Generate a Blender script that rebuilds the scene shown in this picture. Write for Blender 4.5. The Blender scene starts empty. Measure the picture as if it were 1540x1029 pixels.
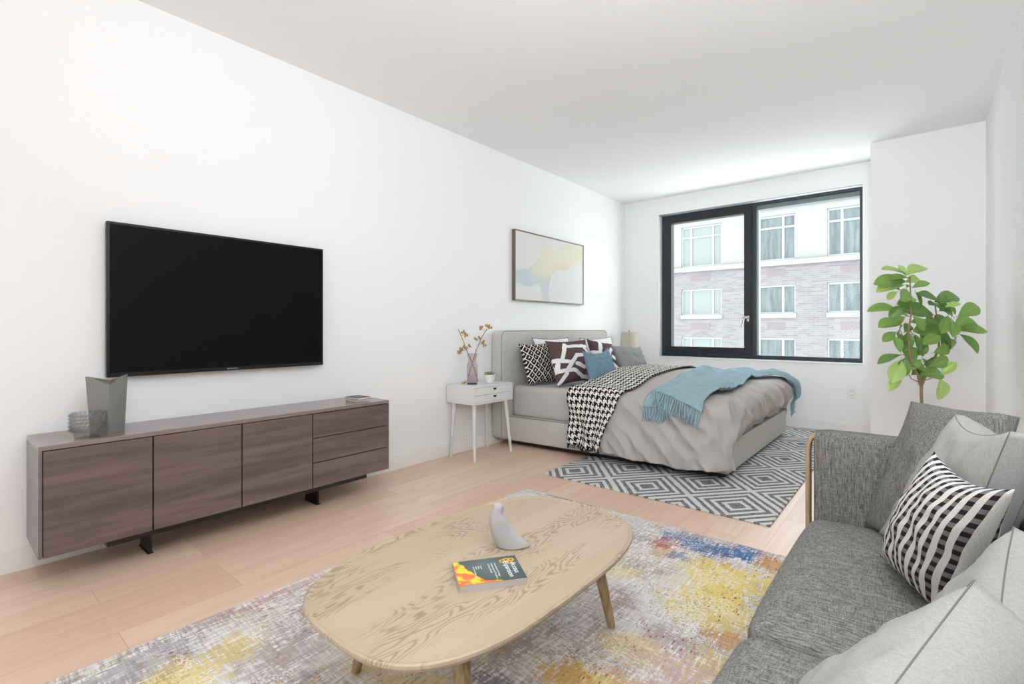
import bpy, bmesh, math, random
from mathutils import Vector, Matrix, noise
random.seed(7)
sc = bpy.context.scene
COL = sc.collection
# ---------------------------------------------------------------- camera, world, lights, exposure
YAW = math.radians(39.806)
cam = bpy.data.objects.new('camera', bpy.data.cameras.new('camera'))
COL.objects.link(cam)
cam.location = (0, 0, 1.1)
cam.rotation_euler = (math.pi/2, 0, YAW)
cam.data.sensor_width = 36
cam.data.lens = 17.28
cam.data.shift_y = -20.0/1540
cam.data.clip_start = 0.02
cam.data.clip_end = 300
sc.camera = cam
sc.view_settings.view_transform = 'Standard'
sc.view_settings.look = 'None'
sc.view_settings.gamma = 1
sc.view_settings.exposure = 0.62
sc.view_settings.use_curve_mapping = False
wd = bpy.data.worlds.new('overcast_sky'); sc.world = wd; wd.use_nodes = True
wb = wd.node_tree.nodes['Background']
wb.inputs[0].default_value = (0.95, 0.98, 1.0, 1); wb.inputs[1].default_value = 3.7
def area(name, loc, rot, sx, sy, power, col=(1, 1, 1)):
    l = bpy.data.lights.new(name, 'AREA'); l.shape = 'RECTANGLE'; l.size = sx; l.size_y = sy
    l.energy = power; l.color = col
    o = bpy.data.objects.new(name, l); COL.objects.link(o); o.location = loc; o.rotation_euler = rot
    return o
# added fill lights behind the camera, one level, one tilted towards the ceiling
area('rear_fill_light', (-0.9, -5.6, 1.4), (math.radians(90), 0, 0), 2.4, 2.4, 32, (0.90, 0.96, 1.0))
area('ceiling_fill_light', (0.12, -0.1, 1.75), (math.radians(140), 0, math.radians(-8)), 0.7, 0.7, 64, (0.90, 0.96, 1.0))
try:
    sc.cycles.max_bounces = 10; sc.cycles.diffuse_bounces = 6; sc.cycles.transparent_max_bounces = 16
    sc.cycles.use_denoising = True
    sc.cycles.sample_clamp_indirect = 4
except Exception:
    pass

# ---------------------------------------------------------------- node helpers
class S:
    """a socket with arithmetic"""
    def __init__(s, nt, o): s.nt, s.o = nt, o
    def _m(s, op, *a, clamp=False):
        n = s.nt.nodes.new('ShaderNodeMath'); n.operation = op; n.use_clamp = clamp
        for i, x in enumerate((s,) + a):
            if isinstance(x, S): s.nt.links.new(x.o, n.inputs[i])
            else: n.inputs[i].default_value = x
        return S(s.nt, n.outputs[0])
    def __add__(s, b): return s._m('ADD', b)
    __radd__ = __add__
    def __sub__(s, b): return s._m('SUBTRACT', b)
    def __rsub__(s, b): return (s * -1.0) + b
    def __mul__(s, b): return s._m('MULTIPLY', b)
    __rmul__ = __mul__
    def __truediv__(s, b): return s._m('DIVIDE', b)
    def __pow__(s, b): return s._m('POWER', b)
    def gt(s, b): return s._m('GREATER_THAN', b)
    def lt(s, b): return s._m('LESS_THAN', b)
    def abs(s): return s._m('ABSOLUTE')
    def frac(s): return s._m('FRACT')
    def floor(s): return s._m('FLOOR')
    def sin(s): return s._m('SINE')
    def sqrt(s): return s._m('SQRT')
    def mx(s, b): return s._m('MAXIMUM', b)
    def mn(s, b): return s._m('MINIMUM', b)
    def mod(s, b): return s._m('FLOORED_MODULO', b)
    def sm(s, a, b):
        n = s.nt.nodes.new('ShaderNodeMapRange'); n.interpolation_type = 'SMOOTHSTEP'
        s.nt.links.new(s.o, n.inputs[0]); n.inputs[1].default_value = a; n.inputs[2].default_value = b
        return S(s.nt, n.outputs[0])

class M:
    def __init__(m, name, rough=0.6, col=(0.8, 0.8, 0.8), spec=0.5, metal=0.0):
        m.mat = bpy.data.materials.new(name); m.mat.use_nodes = True
        m.nt = m.mat.node_tree; m.b = m.nt.nodes['Principled BSDF']
        m.b.inputs['Roughness'].default_value = rough
        m.b.inputs['Base Color'].default_value = (*col, 1)
        m.b.inputs['Specular IOR Level'].default_value = spec
        m.b.inputs['Metallic'].default_value = metal
    def coord(m, kind='Object'):
        n = m.nt.nodes.new('ShaderNodeTexCoord'); s = m.nt.nodes.new('ShaderNodeSeparateXYZ')
        m.nt.links.new(n.outputs[kind], s.inputs[0])
        return [S(m.nt, s.outputs[i]) for i in range(3)]
    def vec(m, x, y, z=0.0):
        n = m.nt.nodes.new('ShaderNodeCombineXYZ')
        for i, a in enumerate((x, y, z)):
            if isinstance(a, S): m.nt.links.new(a.o, n.inputs[i])
            else: n.inputs[i].default_value = a
        return S(m.nt, n.outputs[0])
    def noise(m, v, scale=5.0, detail=3.0, rough=0.5, dist=0.0):
        n = m.nt.nodes.new('ShaderNodeTexNoise'); m.nt.links.new(v.o, n.inputs['Vector'])
        n.inputs['Scale'].default_value = scale; n.inputs['Detail'].default_value = detail
        n.inputs['Roughness'].default_value = rough; n.inputs['Distortion'].default_value = dist
        return S(m.nt, n.outputs[0])
    def white(m, v):
        n = m.nt.nodes.new('ShaderNodeTexWhiteNoise'); m.nt.links.new(v.o, n.inputs['Vector'])
        return S(m.nt, n.outputs[0])
    def mix(m, f, a, b):
        n = m.nt.nodes.new('ShaderNodeMix'); n.data_type = 'RGBA'
        if isinstance(f, S): m.nt.links.new(f.o, n.inputs[0])
        else: n.inputs[0].default_value = f
        for k, c in ((6, a), (7, b)):
            if isinstance(c, S): m.nt.links.new(c.o, n.inputs[k])
            else: n.inputs[k].default_value = (*c, 1)
        return S(m.nt, n.outputs[2])
    def color(m, c): m.nt.links.new(c.o, m.b.inputs['Base Color']); return m
    def roughness(m, c): m.nt.links.new(c.o, m.b.inputs['Roughness']); return m
    def bump(m, h, strength=0.3, dist=0.002):
        n = m.nt.nodes.new('ShaderNodeBump'); m.nt.links.new(h.o, n.inputs['Height'])
        n.inputs['Strength'].default_value = strength; n.inputs['Distance'].default_value = dist
        m.nt.links.new(n.outputs[0], m.b.inputs['Normal']); return m

def lin(r, g, b):
    return tuple((c/255/12.92 if c/255 <= 0.04045 else ((c/255+0.055)/1.055)**2.4) for c in (r, g, b))

def plain(name, rgb, rough=0.6, spec=0.5, metal=0.0):
    m = M(name, rough, lin(*rgb), spec, metal)
    return m.mat

def fabric(name, rgb, rgb2=None, fine=450.0, slub=0.6, rough=0.95, bump=0.35):
    """woven cloth: threads in two directions plus slubs"""
    m = M(name, rough, spec=0.15)
    x, y, z = m.coord()
    a = m.noise(m.vec(x*0.12, y, z), fine, 2); b = m.noise(m.vec(x, y*0.12, z*0.12), fine, 2)
    c = m.noise(m.vec(x, y, z), 6.0, 3)
    t = (a + b)*0.5
    h = t.sm(0.36, 0.64)
    c2 = rgb2 or tuple(v*0.8 for v in rgb)
    f = (h*slub + (1-slub)*0.5 + (c-0.5)*0.25)
    m.color(m.mix(f, lin(*c2), lin(*rgb)))
    m.bump(h, bump, 0.0015)
    return m.mat

def thin_glass(name, tint=(1, 1, 1), base=0.06, edge=0.6):
    m = bpy.data.materials.new(name); m.use_nodes = True; nt = m.node_tree; nt.nodes.clear()
    out = nt.nodes.new('ShaderNodeOutputMaterial'); mx = nt.nodes.new('ShaderNodeMixShader')
    t = nt.nodes.new('ShaderNodeBsdfTransparent'); t.inputs[0].default_value = (*tint, 1)
    g = nt.nodes.new('ShaderNodeBsdfGlossy'); g.inputs['Roughness'].default_value = 0.02
    lw = nt.nodes.new('ShaderNodeLayerWeight'); lw.inputs[0].default_value = 0.25
    mr = nt.nodes.new('ShaderNodeMapRange'); nt.links.new(lw.outputs['Facing'], mr.inputs[0])
    mr.inputs[3].default_value = base; mr.inputs[4].default_value = edge
    nt.links.new(mr.outputs[0], mx.inputs[0]); nt.links.new(t.outputs[0], mx.inputs[1])
    nt.links.new(g.outputs[0], mx.inputs[2]); nt.links.new(mx.outputs[0], out.inputs[0])
    return m

# ---------------------------------------------------------------- mesh helpers
def obj(name, bm, mat, parent=None, smooth=False, angle=None):
    me = bpy.data.meshes.new(name)
    bmesh.ops.recalc_face_normals(bm, faces=bm.faces)
    bm.to_mesh(me); bm.free()
    o = bpy.data.objects.new(name, me); COL.objects.link(o)
    for mm in (mat if isinstance(mat, (list, tuple)) else [mat]): me.materials.append(mm)
    if smooth:
        for p in me.polygons: p.use_smooth = True
        if angle is not None:
            me.set_sharp_from_angle(angle=math.radians(angle))
    if parent is not None:
        o.parent = parent
        o.matrix_parent_inverse = Matrix.Translation(-Vector(parent.location))
    return o
def thing(name, label, cat, loc=(0, 0, 0), group=None):
    o = bpy.data.objects.new(name, None); COL.objects.link(o); o.location = loc
    o.empty_display_size = 0.1
    return tag(o, label, cat, group)
def tag(o, label, cat, group=None, kind=None):
    o['label'] = label; o['category'] = cat
    if group: o['group'] = group
    if kind: o['kind'] = kind
    return o
def struct(name, bm, mat, parent=None, **k):
    o = obj(name, bm, mat, parent, **k)
    if parent is None: o['kind'] = 'structure'
    return o
def BM(): return bmesh.new()
def box(bm, x0, y0, z0, x1, y1, z1, bev=0.0, seg=2, mi=0, fn=None):
    t = bmesh.new()
    bmesh.ops.create_cube(t, size=1)
    for v in t.verts:
        v.co = Vector(((x0+x1)/2 + v.co.x*(x1-x0), (y0+y1)/2 + v.co.y*(y1-y0), (z0+z1)/2 + v.co.z*(z1-z0)))
    if bev: bmesh.ops.bevel(t, geom=t.edges[:], offset=bev, segments=seg, profile=0.5, affect='EDGES')
    if fn:
        for v in t.verts: v.co = Vector(fn(*v.co))
    for f in t.faces: f.material_index = mi
    merge(bm, t)
def merge(bm, t):
    me = bpy.data.meshes.new('tmp'); t.to_mesh(me); t.free(); bm.from_mesh(me); bpy.data.meshes.remove(me)
def grid(bm, P, nu, nv, uvf=None, cu=False, cv=False, mi=0):
    """P(i,j)->co ; quads; optional uv"""
    V = [[bm.verts.new(P(i, j)) for j in range(nv)] for i in range(nu)]
    uvl = bm.loops.layers.uv.verify() if uvf else None
    F = []
    for i in range(nu if cu else nu-1):
        for j in range(nv if cv else nv-1):
            ids = [(i, j), (i+1, j), (i+1, j+1), (i, j+1)]
            try: f = bm.faces.new([V[a % nu][b % nv] for a, b in ids])
            except ValueError: continue
            f.material_index = mi
            if uvf:
                for l, (a, b) in zip(f.loops, ids): l[uvl].uv = uvf(a, b)
            F.append(f)
    return V
def tube(bm, pts, r, n=8, cap=True, mi=0):
    pts = [Vector(p) for p in pts]; R = r if isinstance(r, (list, tuple)) else [r]*len(pts)
    prev = None; rings = []
    for i, p in enumerate(pts):
        d = (pts[min(i+1, len(pts)-1)] - pts[max(i-1, 0)]).normalized()
        if prev is None:
            a = d.orthogonal().normalized()
        else:
            a = (prev - d*prev.dot(d)).normalized()
        prev = a; b = d.cross(a)
        rings.append([bm.verts.new(p + (a*math.cos(t) + b*math.sin(t))*R[i]) for t in [2*math.pi*k/n for k in range(n)]])
    for i in range(len(rings)-1):
        for k in range(n):
            f = bm.faces.new([rings[i][k], rings[i][(k+1) % n], rings[i+1][(k+1) % n], rings[i+1][k]]); f.material_index = mi
    if cap:
        f = bm.faces.new(rings[0][::-1]); f.material_index = mi
        f = bm.faces.new(rings[-1]); f.material_index = mi
def lathe(bm, prof, c=(0, 0, 0), n=32, close=True, mi=0):
    rings = []
    for r, z in prof:
        rings.append([bm.verts.new((c[0]+r*math.cos(2*math.pi*k/n), c[1]+r*math.sin(2*math.pi*k/n), c[2]+z)) for k in range(n)])
    for i in range(len(rings)-1):
        for k in range(n):
            f = bm.faces.new([rings[i][k], rings[i][(k+1) % n], rings[i+1][(k+1) % n], rings[i+1][k]]); f.material_index = mi
    if close:
        bm.faces.new(rings[0][::-1]).material_index = mi; bm.faces.new(rings[-1]).material_index = mi
def sstep(a, b, x):
    t = max(0.0, min(1.0, (x-a)/(b-a))); return t*t*(3-2*t)
def lerp(a, b, t): return a + (b-a)*t
def nz(x, y, z=0.0): return noise.noise((x, y, z))
def text(name, s, size, loc, rot, mat, parent, extrude=0.0004, align='CENTER'):
    cu = bpy.data.curves.new(name, 'FONT'); cu.body = s; cu.size = size; cu.extrude = extrude
    cu.align_x = align; cu.align_y = 'CENTER'
    o = bpy.data.objects.new(name, cu); COL.objects.link(o); cu.materials.append(mat)
    me = bpy.data.meshes.new_from_object(o); bpy.data.objects.remove(o); me.name = name
    o = bpy.data.objects.new(name, me); COL.objects.link(o)
    o.location = loc; o.rotation_euler = rot if not isinstance(rot, Matrix) else rot.to_euler()
    o.parent = parent; o.matrix_parent_inverse = Matrix.Translation(-Vector(parent.location))
    return o

# ---------------------------------------------------------------- materials for the room
m = M('white_wall_paint', 0.55, spec=0.3); x, y, z = m.coord()
n = m.noise(m.vec(x, y, z), 60.0, 3)
m.color(m.mix(n, lin(243, 243, 243), lin(246, 246, 246))); m.bump(n, 0.05, 0.001); WALL = m.mat
CEIL = plain('white_ceiling_paint', (245, 245, 245), 0.7, 0.2)
TRIM = plain('white_gloss_trim', (243, 243, 242), 0.35, 0.5)
m = M('pink_oak_floor', 0.38, spec=0.5); x, y, z = m.coord()
br = m.nt.nodes.new('ShaderNodeTexBrick')
vv = m.vec(y + 0.27, x + 0.013, 0.0); m.nt.links.new(vv.o, br.inputs['Vector'])
br.inputs['Color1'].default_value = (0, 0, 0, 1); br.inputs['Color2'].default_value = (1, 1, 1, 1)
br.inputs['Mortar'].default_value = (0.5, 0.5, 0.5, 1)
br.inputs['Scale'].default_value = 1.0; br.inputs['Mortar Size'].default_value = 0.0012
br.inputs['Mortar Smooth'].default_value = 0.3
br.inputs['Brick Width'].default_value = 1.15; br.inputs['Row Height'].default_value = 0.148
br.offset = 0.37; br.offset_frequency = 3
pc = S(m.nt, br.outputs[0]); mort = S(m.nt, br.outputs[1])
g1 = m.noise(m.vec(x*14, y*1.1, pc*9.0), 2.2, 5, 0.6, 0.6); g2 = m.noise(m.vec(x*60, y*3, 0.0), 3.0, 4, 0.6)
base = m.mix(pc, lin(220, 187, 163), lin(234, 205, 184))
base = m.mix(g1.sm(0.3, 0.75)*0.5, base, lin(212, 176, 150))
base = m.mix(g2.sm(0.55, 0.8)*0.25, base, lin(180, 140, 116))
base = m.mix(mort*0.5, base, lin(130, 96, 76))
m.color(base); m.roughness(g1*0.15 + 0.27); m.bump(mort*-1.0 + g2*0.05, 0.25, 0.001); FLOOR = m.mat

# ---------------------------------------------------------------- room shell
WX, RX, FY, H, BY = -3.16, 0.41, 6.243, 2.824, -6.0
CXL, CYF = -0.365, 5.645                       # column left side and front
WL, WR, WB, WT = -2.672, -0.47, 0.742, 2.6     # window opening
OUT = 6.62
bm = BM(); box(bm, WX-0.2, BY, -0.1, RX+0.2, OUT, 0); struct('floor', bm, FLOOR)
bm = BM(); box(bm, WX-0.2, BY, H, RX+0.2, OUT, H+0.1); struct('ceiling', bm, CEIL)
bm = BM(); box(bm, WX-0.2, BY, 0, WX, OUT, H); struct('wall_left', bm, WALL)
bm = BM(); box(bm, WX-0.2, BY-0.2, 0, RX+0.2, BY, H); struct('wall_back', bm, WALL)
bm = BM(); box(bm, RX, BY, 0, RX+0.2, OUT, H); struct('wall_right', bm, WALL)
bm = BM()
box(bm, WX, FY, 0, WL, OUT, H); box(bm, WR, FY, 0, CXL+0.02, OUT, H)
box(bm, WL, FY, 0, WR, OUT, WB); box(bm, WL, FY, WT, WR, OUT, H)
struct('wall_far', bm, WALL)
bm = BM(); box(bm, CXL, CYF, 0, RX, OUT, H); struct('wall_column', bm, WALL)
# baseboards
bm = BM(); box(bm, WX, BY, 0, WX+0.014, FY, 0.105, 0.002); box(bm, WX, BY, 0.105, WX+0.008, FY, 0.118, 0.002); struct('baseboard_left', bm, TRIM)
bm = BM(); box(bm, WX, FY-0.014, 0, CXL, FY, 0.105, 0.002); box(bm, WX, FY-0.008, 0.105, CXL, FY, 0.118, 0.002); struct('baseboard_far', bm, TRIM)
bm = BM(); box(bm, CXL-0.014, CYF-0.014, 0, RX, CYF, 0.105, 0.002); box(bm, CXL-0.014, CYF, 0, CXL, FY, 0.105, 0.002); struct('baseboard_column', bm, TRIM)
bm = BM(); box(bm, RX-0.014, BY, 0, RX, CYF, 0.105, 0.002); struct('baseboard_right', bm, TRIM)

def ring(bm, x0, x1, z0, z1, l, r, b, t, ya, yb, bev=0.0):
    box(bm, x0, ya, z0, x0+l, yb, z1, bev); box(bm, x1-r, ya, z0, x1, yb, z1, bev)
    box(bm, x0+l, ya, z0, x1-r, yb, z0+b, bev); box(bm, x0+l, ya, z1-t, x1-r, yb, z1, bev)
# ---------------------------------------------------------------- window
FR = plain('window_dark_slate_metal', (46, 60, 68), 0.35, 0.5)
FRB = plain('window_black_metal', (34, 34, 38), 0.3, 0.5)
FRG = plain('window_grey_metal', (120, 132, 134), 0.4, 0.5)
GL = thin_glass('window_glass', (0.97, 0.99, 0.99), 0.01, 0.10)
CHROME = plain('brushed_steel', (200, 198, 192), 0.25, 0.5, 1.0)
win = bpy.data.objects.new('window_1', None); COL.objects.link(win); win.location = ((WL+WR)/2, 6.36, WB)
win['kind'] = 'structure'; win['label'] = 'wide dark metal window with tilting left sash and fixed right pane'
y0, y1 = 6.35, 6.45
MX0, MX1 = -1.595, -1.51
bm = BM()
ring(bm, WL, WR, WB, WT, 0.05, 0.032, 0.042, 0.03, y0, y1); box(bm, MX1-0.045, y0-0.001, WB+0.042, MX1, y1, WT-0.03)
struct('window_frame', bm, FR, win)
bm = BM(); box(bm, MX1, y0+0.03, WT-0.085, WR-0.03, y1, WT-0.03, 0.003); struct('top_rail', bm, FRG, win)
bm = BM(); box(bm, MX1, y0+0.035, WB+0.042, MX1+0.022, y1-0.01, WT-0.08, 0.003); struct('pane_edge_strip', bm, plain('pale_pane_edge', (190, 208, 208), 0.4), win)
sx0, sx1, sz0, sz1 = WL+0.05, MX1-0.045, WB+0.042, WT-0.03
bm = BM()
yy0, yy1 = 6.325, 6.42; w = 0.085
ring(bm, sx0, sx1, sz0, sz1, w, w, w, w, yy0, yy1)
sash = struct('sash', bm, FRB, win)
bm = BM(); box(bm, sx0+w, 6.375, sz0+w, sx1-w, 6.381, sz1-w); struct('left_pane', bm, GL, win)
bm = BM(); box(bm, MX1+0.02, 6.40, WB+0.04, WR-0.03, 6.406, WT-0.08); struct('right_pane', bm, GL, win)
bm = BM()
hx = sx1-0.038; hz = 1.22
box(bm, hx-0.014, yy0-0.012, hz-0.035, hx+0.014, yy0, hz+0.035, 0.003)
tube(bm, [(hx, yy0, hz+0.012), (hx, yy0-0.04, hz+0.012), (hx-0.012, yy0-0.045, hz+0.012)], 0.009)
box(bm, hx-0.05, yy0-0.052, hz+0.0, hx-0.005, yy0-0.036, hz+0.03, 0.004)
tube(bm, [(hx-0.035, yy0-0.045, hz+0.02), (hx-0.05, yy0-0.047, hz-0.04), (hx-0.066, yy0-0.05, hz-0.105)], [0.009, 0.01, 0.008])
struct('window_handle', bm, CHROME, win)
bm = BM(); box(bm, WL-0.012, FY-0.016, WB-0.018, WR+0.012, y0, WB, 0.003); struct('window_sill', bm, TRIM, win)
# blind headrail bracket at the top of the window
bm = BM(); box(bm, WL-0.03, FY-0.012, WT, WR+0.01, FY+0.03, WT+0.018, 0.003)
o = struct('trim_1', bm, TRIM)

# ---------------------------------------------------------------- building across the street
BR = M('mauve_brick', 0.85, spec=0.2); x, y, z = BR.coord()
n = BR.nt.nodes.new('ShaderNodeTexBrick'); v = BR.vec(x, z, 0.0); BR.nt.links.new(v.o, n.inputs['Vector'])
n.inputs['Color1'].default_value = (*lin(92, 89, 91), 1); n.inputs['Color2'].default_value = (*lin(108, 105, 107), 1)
n.inputs['Mortar'].default_value = (*lin(112, 110, 111), 1); n.inputs['Scale'].default_value = 1.0
n.inputs['Brick Width'].default_value = 0.42; n.inputs['Row Height'].default_value = 0.11; n.inputs['Mortar Size'].default_value = 0.012
nn = BR.noise(BR.vec(x*0.7, z*5, 0.0), 1.5, 4)
BR.color(BR.mix(nn.sm(0.35, 0.7)*0.45, S(BR.nt, n.outputs[0]), lin(112, 110, 111)))
STONE = plain('white_stone_cladding', (116, 115, 113), 0.7)
PANEL = plain('mauve_vent_panel', (92, 84, 89), 0.6)
WF = plain('white_window_frame', (128, 131, 131), 0.5)
mg = M('pale_teal_glass', 0.15, spec=0.5); x, y, z = mg.coord()
gn = mg.noise(mg.vec(x*2.2, 0.0, z*0.3), 2.0, 3, 0.6)
mg.color(mg.mix(gn.sm(0.35, 0.65), lin(56, 66, 68), lin(78, 90, 91))); BG = mg.mat
mg = M('curtained_glass', 0.3, spec=0.4); x, y, z = mg.coord()
gn = mg.noise(mg.vec(x*9, 0.0, 0.0), 2.0, 2, 0.5)
mg.color(mg.mix(gn.sm(0.3, 0.7), lin(98, 105, 103), lin(104, 112, 109))); BGC = mg.mat
FYD = 31.0
bd = thing('apartment_building', 'apartment building across the street, white stone above a ledge and mauve brick below', 'building', (-6, FYD, -14))
cols = [(-11.76, -9.30, (0.24, 0.78)), (-7.25, -5.36, (0.66,)), (-3.88, -1.45, (0.27,)), (-16.3, -14.1, (0.5,)), (0.6, 2.6, (0.5,))]
rows_low = [(1.96, 3.58), (-1.06, 0.58), (-4.1, -2.46)]
top = (4.98, 7.53)
def wall_with_holes(bm, x0, x1, z0, z1, holes, y0, y1):
    xs = sorted({x0, x1, *[h[0] for h in holes], *[h[1] for h in holes]})
    zs = sorted({z0, z1, *[h[2] for h in holes], *[h[3] for h in holes]})
    for a, b in zip(xs, xs[1:]):
        for c, d in zip(zs, zs[1:]):
            mx_, mz_ = (a+b)/2, (c+d)/2
            if any(h[0] < mx_ < h[1] and h[2] < mz_ < h[3] for h in holes): continue
            box(bm, a, y0, c, b, y1, d)
bm = BM(); wall_with_holes(bm, -26, 10, -14, 4.68, [(a, b, c, d) for a, b, _ in cols for c, d in rows_low], FYD, FYD+0.4); obj('brick_wall', bm, BR.mat, bd)
bm = BM(); wall_with_holes(bm, -26, 10, 4.68, 8.9, [(a, b, top[0], top[1]) for a, b, _ in cols], FYD, FYD+0.4); obj('stone_wall', bm, STONE, bd)
bm = BM(); box(bm, -26, FYD-0.18, 4.66, 10, FYD, 4.95, 0.02); obj('stone_ledge', bm, STONE, bd)
bm = BM(); box(bm, -26, FYD-0.1, 7.9, 10, FYD, 7.98); box(bm, -26, FYD-0.35, 8.9, 10, FYD+6, 9.15, 0.02); obj('cornice', bm, STONE, bd)
bm = BM(); box(bm, -26, FYD+0.5, -14, 10, FYD+8, 8.9); obj('inner_block', bm, plain('grey_building_core', (170, 175, 176), 0.8), bd)
for ci, (a, b, mull) in enumerate(cols):
    for ri, (c, d) in enumerate([top] + rows_low):
        bm = BM(); t = 0.085; ya, yb = FYD+0.1, FYD+0.2
        ring(bm, a, b, c, d, t, t, t, t*1.3, ya, yb)
        for u in mull: q = lerp(a, b, u); box(bm, q-t*0.7, ya-0.004, c+t, q+t*0.7, yb, d-t*1.3)
        if ri == 0: box(bm, a+t, ya-0.002, d-0.75, b-t, yb, d-0.64)
        f = obj('window', bm, WF, bd)
        bm = BM(); box(bm, a+t, FYD+0.15, c+t, b-t, FYD+0.17, d-t); obj('pane', bm, BGC if ci == 0 or (ci+ri) % 3 == 0 and ri == 0 else BG, f)
        if ri:
            bm = BM(); box(bm, a-0.04, FYD-0.08, c-0.26, b+0.04, FYD+0.12, c, 0.01); obj('window_ledge', bm, STONE, bd)
            bm = BM(); q0, q1 = lerp(a, b, 0.25), lerp(a, b, 0.72); box(bm, q0, FYD-0.012, d+0.5, q1, FYD+0.01, d+0.86); obj('vent_panel', bm, PANEL, bd)

# ---------------------------------------------------------------- wall outlet
OW = plain('outlet_white_plastic', (236, 236, 234), 0.35)
OD = plain('outlet_dark_slot', (90, 90, 90), 0.6)
t = thing('wall_outlet', 'white wall socket low on the far wall below the window', 'socket', (-0.563, FY, 0.42))
bm = BM(); box(bm, -0.6, FY-0.006, 0.365, -0.528, FY, 0.48, 0.002); obj('cover_plate', bm, OW, t)
for dz in (-0.022, 0.022):
    bm = BM(); box(bm, -0.58, FY-0.009, 0.4225+dz-0.015, -0.547, FY-0.005, 0.4225+dz+0.015, 0.002)
    o = obj('receptacle', bm, OW, t)
    bm = BM()
    for dx in (-0.007, 0.007): box(bm, -0.5635+dx-0.0015, FY-0.0095, 0.4225+dz-0.004, -0.5635+dx+0.0015, FY-0.008, 0.4225+dz+0.007)
    obj('slot', bm, OD, o)

# ---------------------------------------------------------------- television
TVB = plain('tv_black_bezel', (10, 10, 11), 0.3, 0.5)
m = M('tv_dark_screen', 0.45, lin(14, 14, 15), 0.08); TVS = m.mat
t = thing('television', 'large flat black television mounted on the left wall above the sideboard', 'television', (WX, 1.16, 1.24))
ty0, ty1, tz0, tz1, tx = 0.585, 1.735, 0.856, 1.637, -3.105
bm = BM(); box(bm, tx-0.035, ty0, tz0, tx, ty1, tz1, 0.004); obj('housing', bm, TVB, t)
bm = BM(); box(bm, tx-0.001, ty0+0.012, tz0+0.022, tx+0.001, ty1-0.012, tz1-0.012); obj('screen', bm, TVS, t)
bm = BM(); box(bm, WX, 0.95, 1.1, tx-0.03, 1.37, 1.4, 0.004); obj('wall_mount', bm, TVB, t)
LOGO = plain('logo_silver', (170, 172, 174), 0.3)
text('logo', 'SAMSUNG', 0.013, (tx+0.0012, 1.165, tz0+0.011), Matrix(((0, 0, 1), (1, 0, 0), (0, 1, 0))), LOGO, t)

# ---------------------------------------------------------------- wall art
m = M('watercolour_paper', 0.6, spec=0.2)
at = m.nt.nodes.new('ShaderNodeAttribute'); at.attribute_name = 'paint'; at.attribute_type = 'GEOMETRY'
m.color(S(m.nt, at.outputs['Color'])); ART = m.mat
GOLD = plain('bronze_picture_frame', (112, 100, 88), 0.35, 0.5, 0.3)
ay0, ay1, az0, az1, ax = 3.79, 5.09, 1.385, 2.10, -3.125
t = thing('wall_art', 'abstract pale yellow and blue watercolour in a thin bronze frame above the bed', 'picture', (WX, (ay0+ay1)/2, az0))
bm = BM(); w = 0.012
box(bm, WX, ay0, az0, ax+0.006, ay0+w, az1, 0.001); box(bm, WX, ay1-w, az0, ax+0.006, ay1, az1, 0.001)
box(bm, WX, ay0+w, az0, ax+0.006, ay1-w, az0+w, 0.001); box(bm, WX, ay0+w, az1-w, ax+0.006, ay1-w, az1, 0.001)
obj('frame', bm, GOLD, t)
yel = [(0.33, 0.97), (0.37, 0.88), (0.46, 0.86), (0.55, 0.80), (0.70, 0.95), (0.85, 0.97), (1.0, 0.97), (1.0, 0.60), (0.9, 0.66), (0.80, 0.62),
       (0.72, 0.52), (0.55, 0.50), (0.47, 0.40), (0.43, 0.30), (0.2, 0.38), (0.22, 0.5), (0.30, 0.6), (0.34, 0.68), (0.30, 0.74), (0.36, 0.83)]
blu = [(-0.1, 0.44), (0.15, 0.45), (0.22, 0.5), (0.47, 0.40), (0.46, 0.3), (0.44, 0.15), (0.45, -0.1), (0.37, -0.1), (0.36, 0.12), (0.33, 0.22), (0.27, 0.29),
       (0.2, 0.22), (0.1, 0.23), (-0.1, 0.27)]
def pdist(p, poly):
    """signed distance, negative inside"""
    ins = False; dmin = 9
    for i in range(len(poly)):
        a, b = poly[i], poly[(i+1) % len(poly)]
        if (a[1] > p[1]) != (b[1] > p[1]) and p[0] < (b[0]-a[0])*(p[1]-a[1])/(b[1]-a[1]) + a[0]: ins = not ins
        ex, ey = b[0]-a[0], b[1]-a[1]
        tt = max(0, min(1, ((p[0]-a[0])*ex+(p[1]-a[1])*ey)/(ex*ex+ey*ey+1e-9)))
        dmin = min(dmin, math.hypot(p[0]-a[0]-tt*ex, p[1]-a[1]-tt*ey))
    return -dmin if ins else dmin
NU, NV = 170, 100
bm = BM()
grid(bm, lambda i, j: (ax, ay0+w+(ay1-ay0-2*w)*i/(NU-1), az0+w+(az1-az0-2*w)*j/(NV-1)), NU, NV)
for v in bm.verts[:1]: pass
o = obj('canvas', bm, ART, t)
ca = o.data.color_attributes.new('paint', 'FLOAT_COLOR', 'POINT')
W_, Y_, B_, E_, P_ = [Vector(lin(*c)) for c in ((226, 226, 223), (226, 223, 202), (196, 209, 214), (140, 158, 168), (222, 206, 186))]
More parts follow.
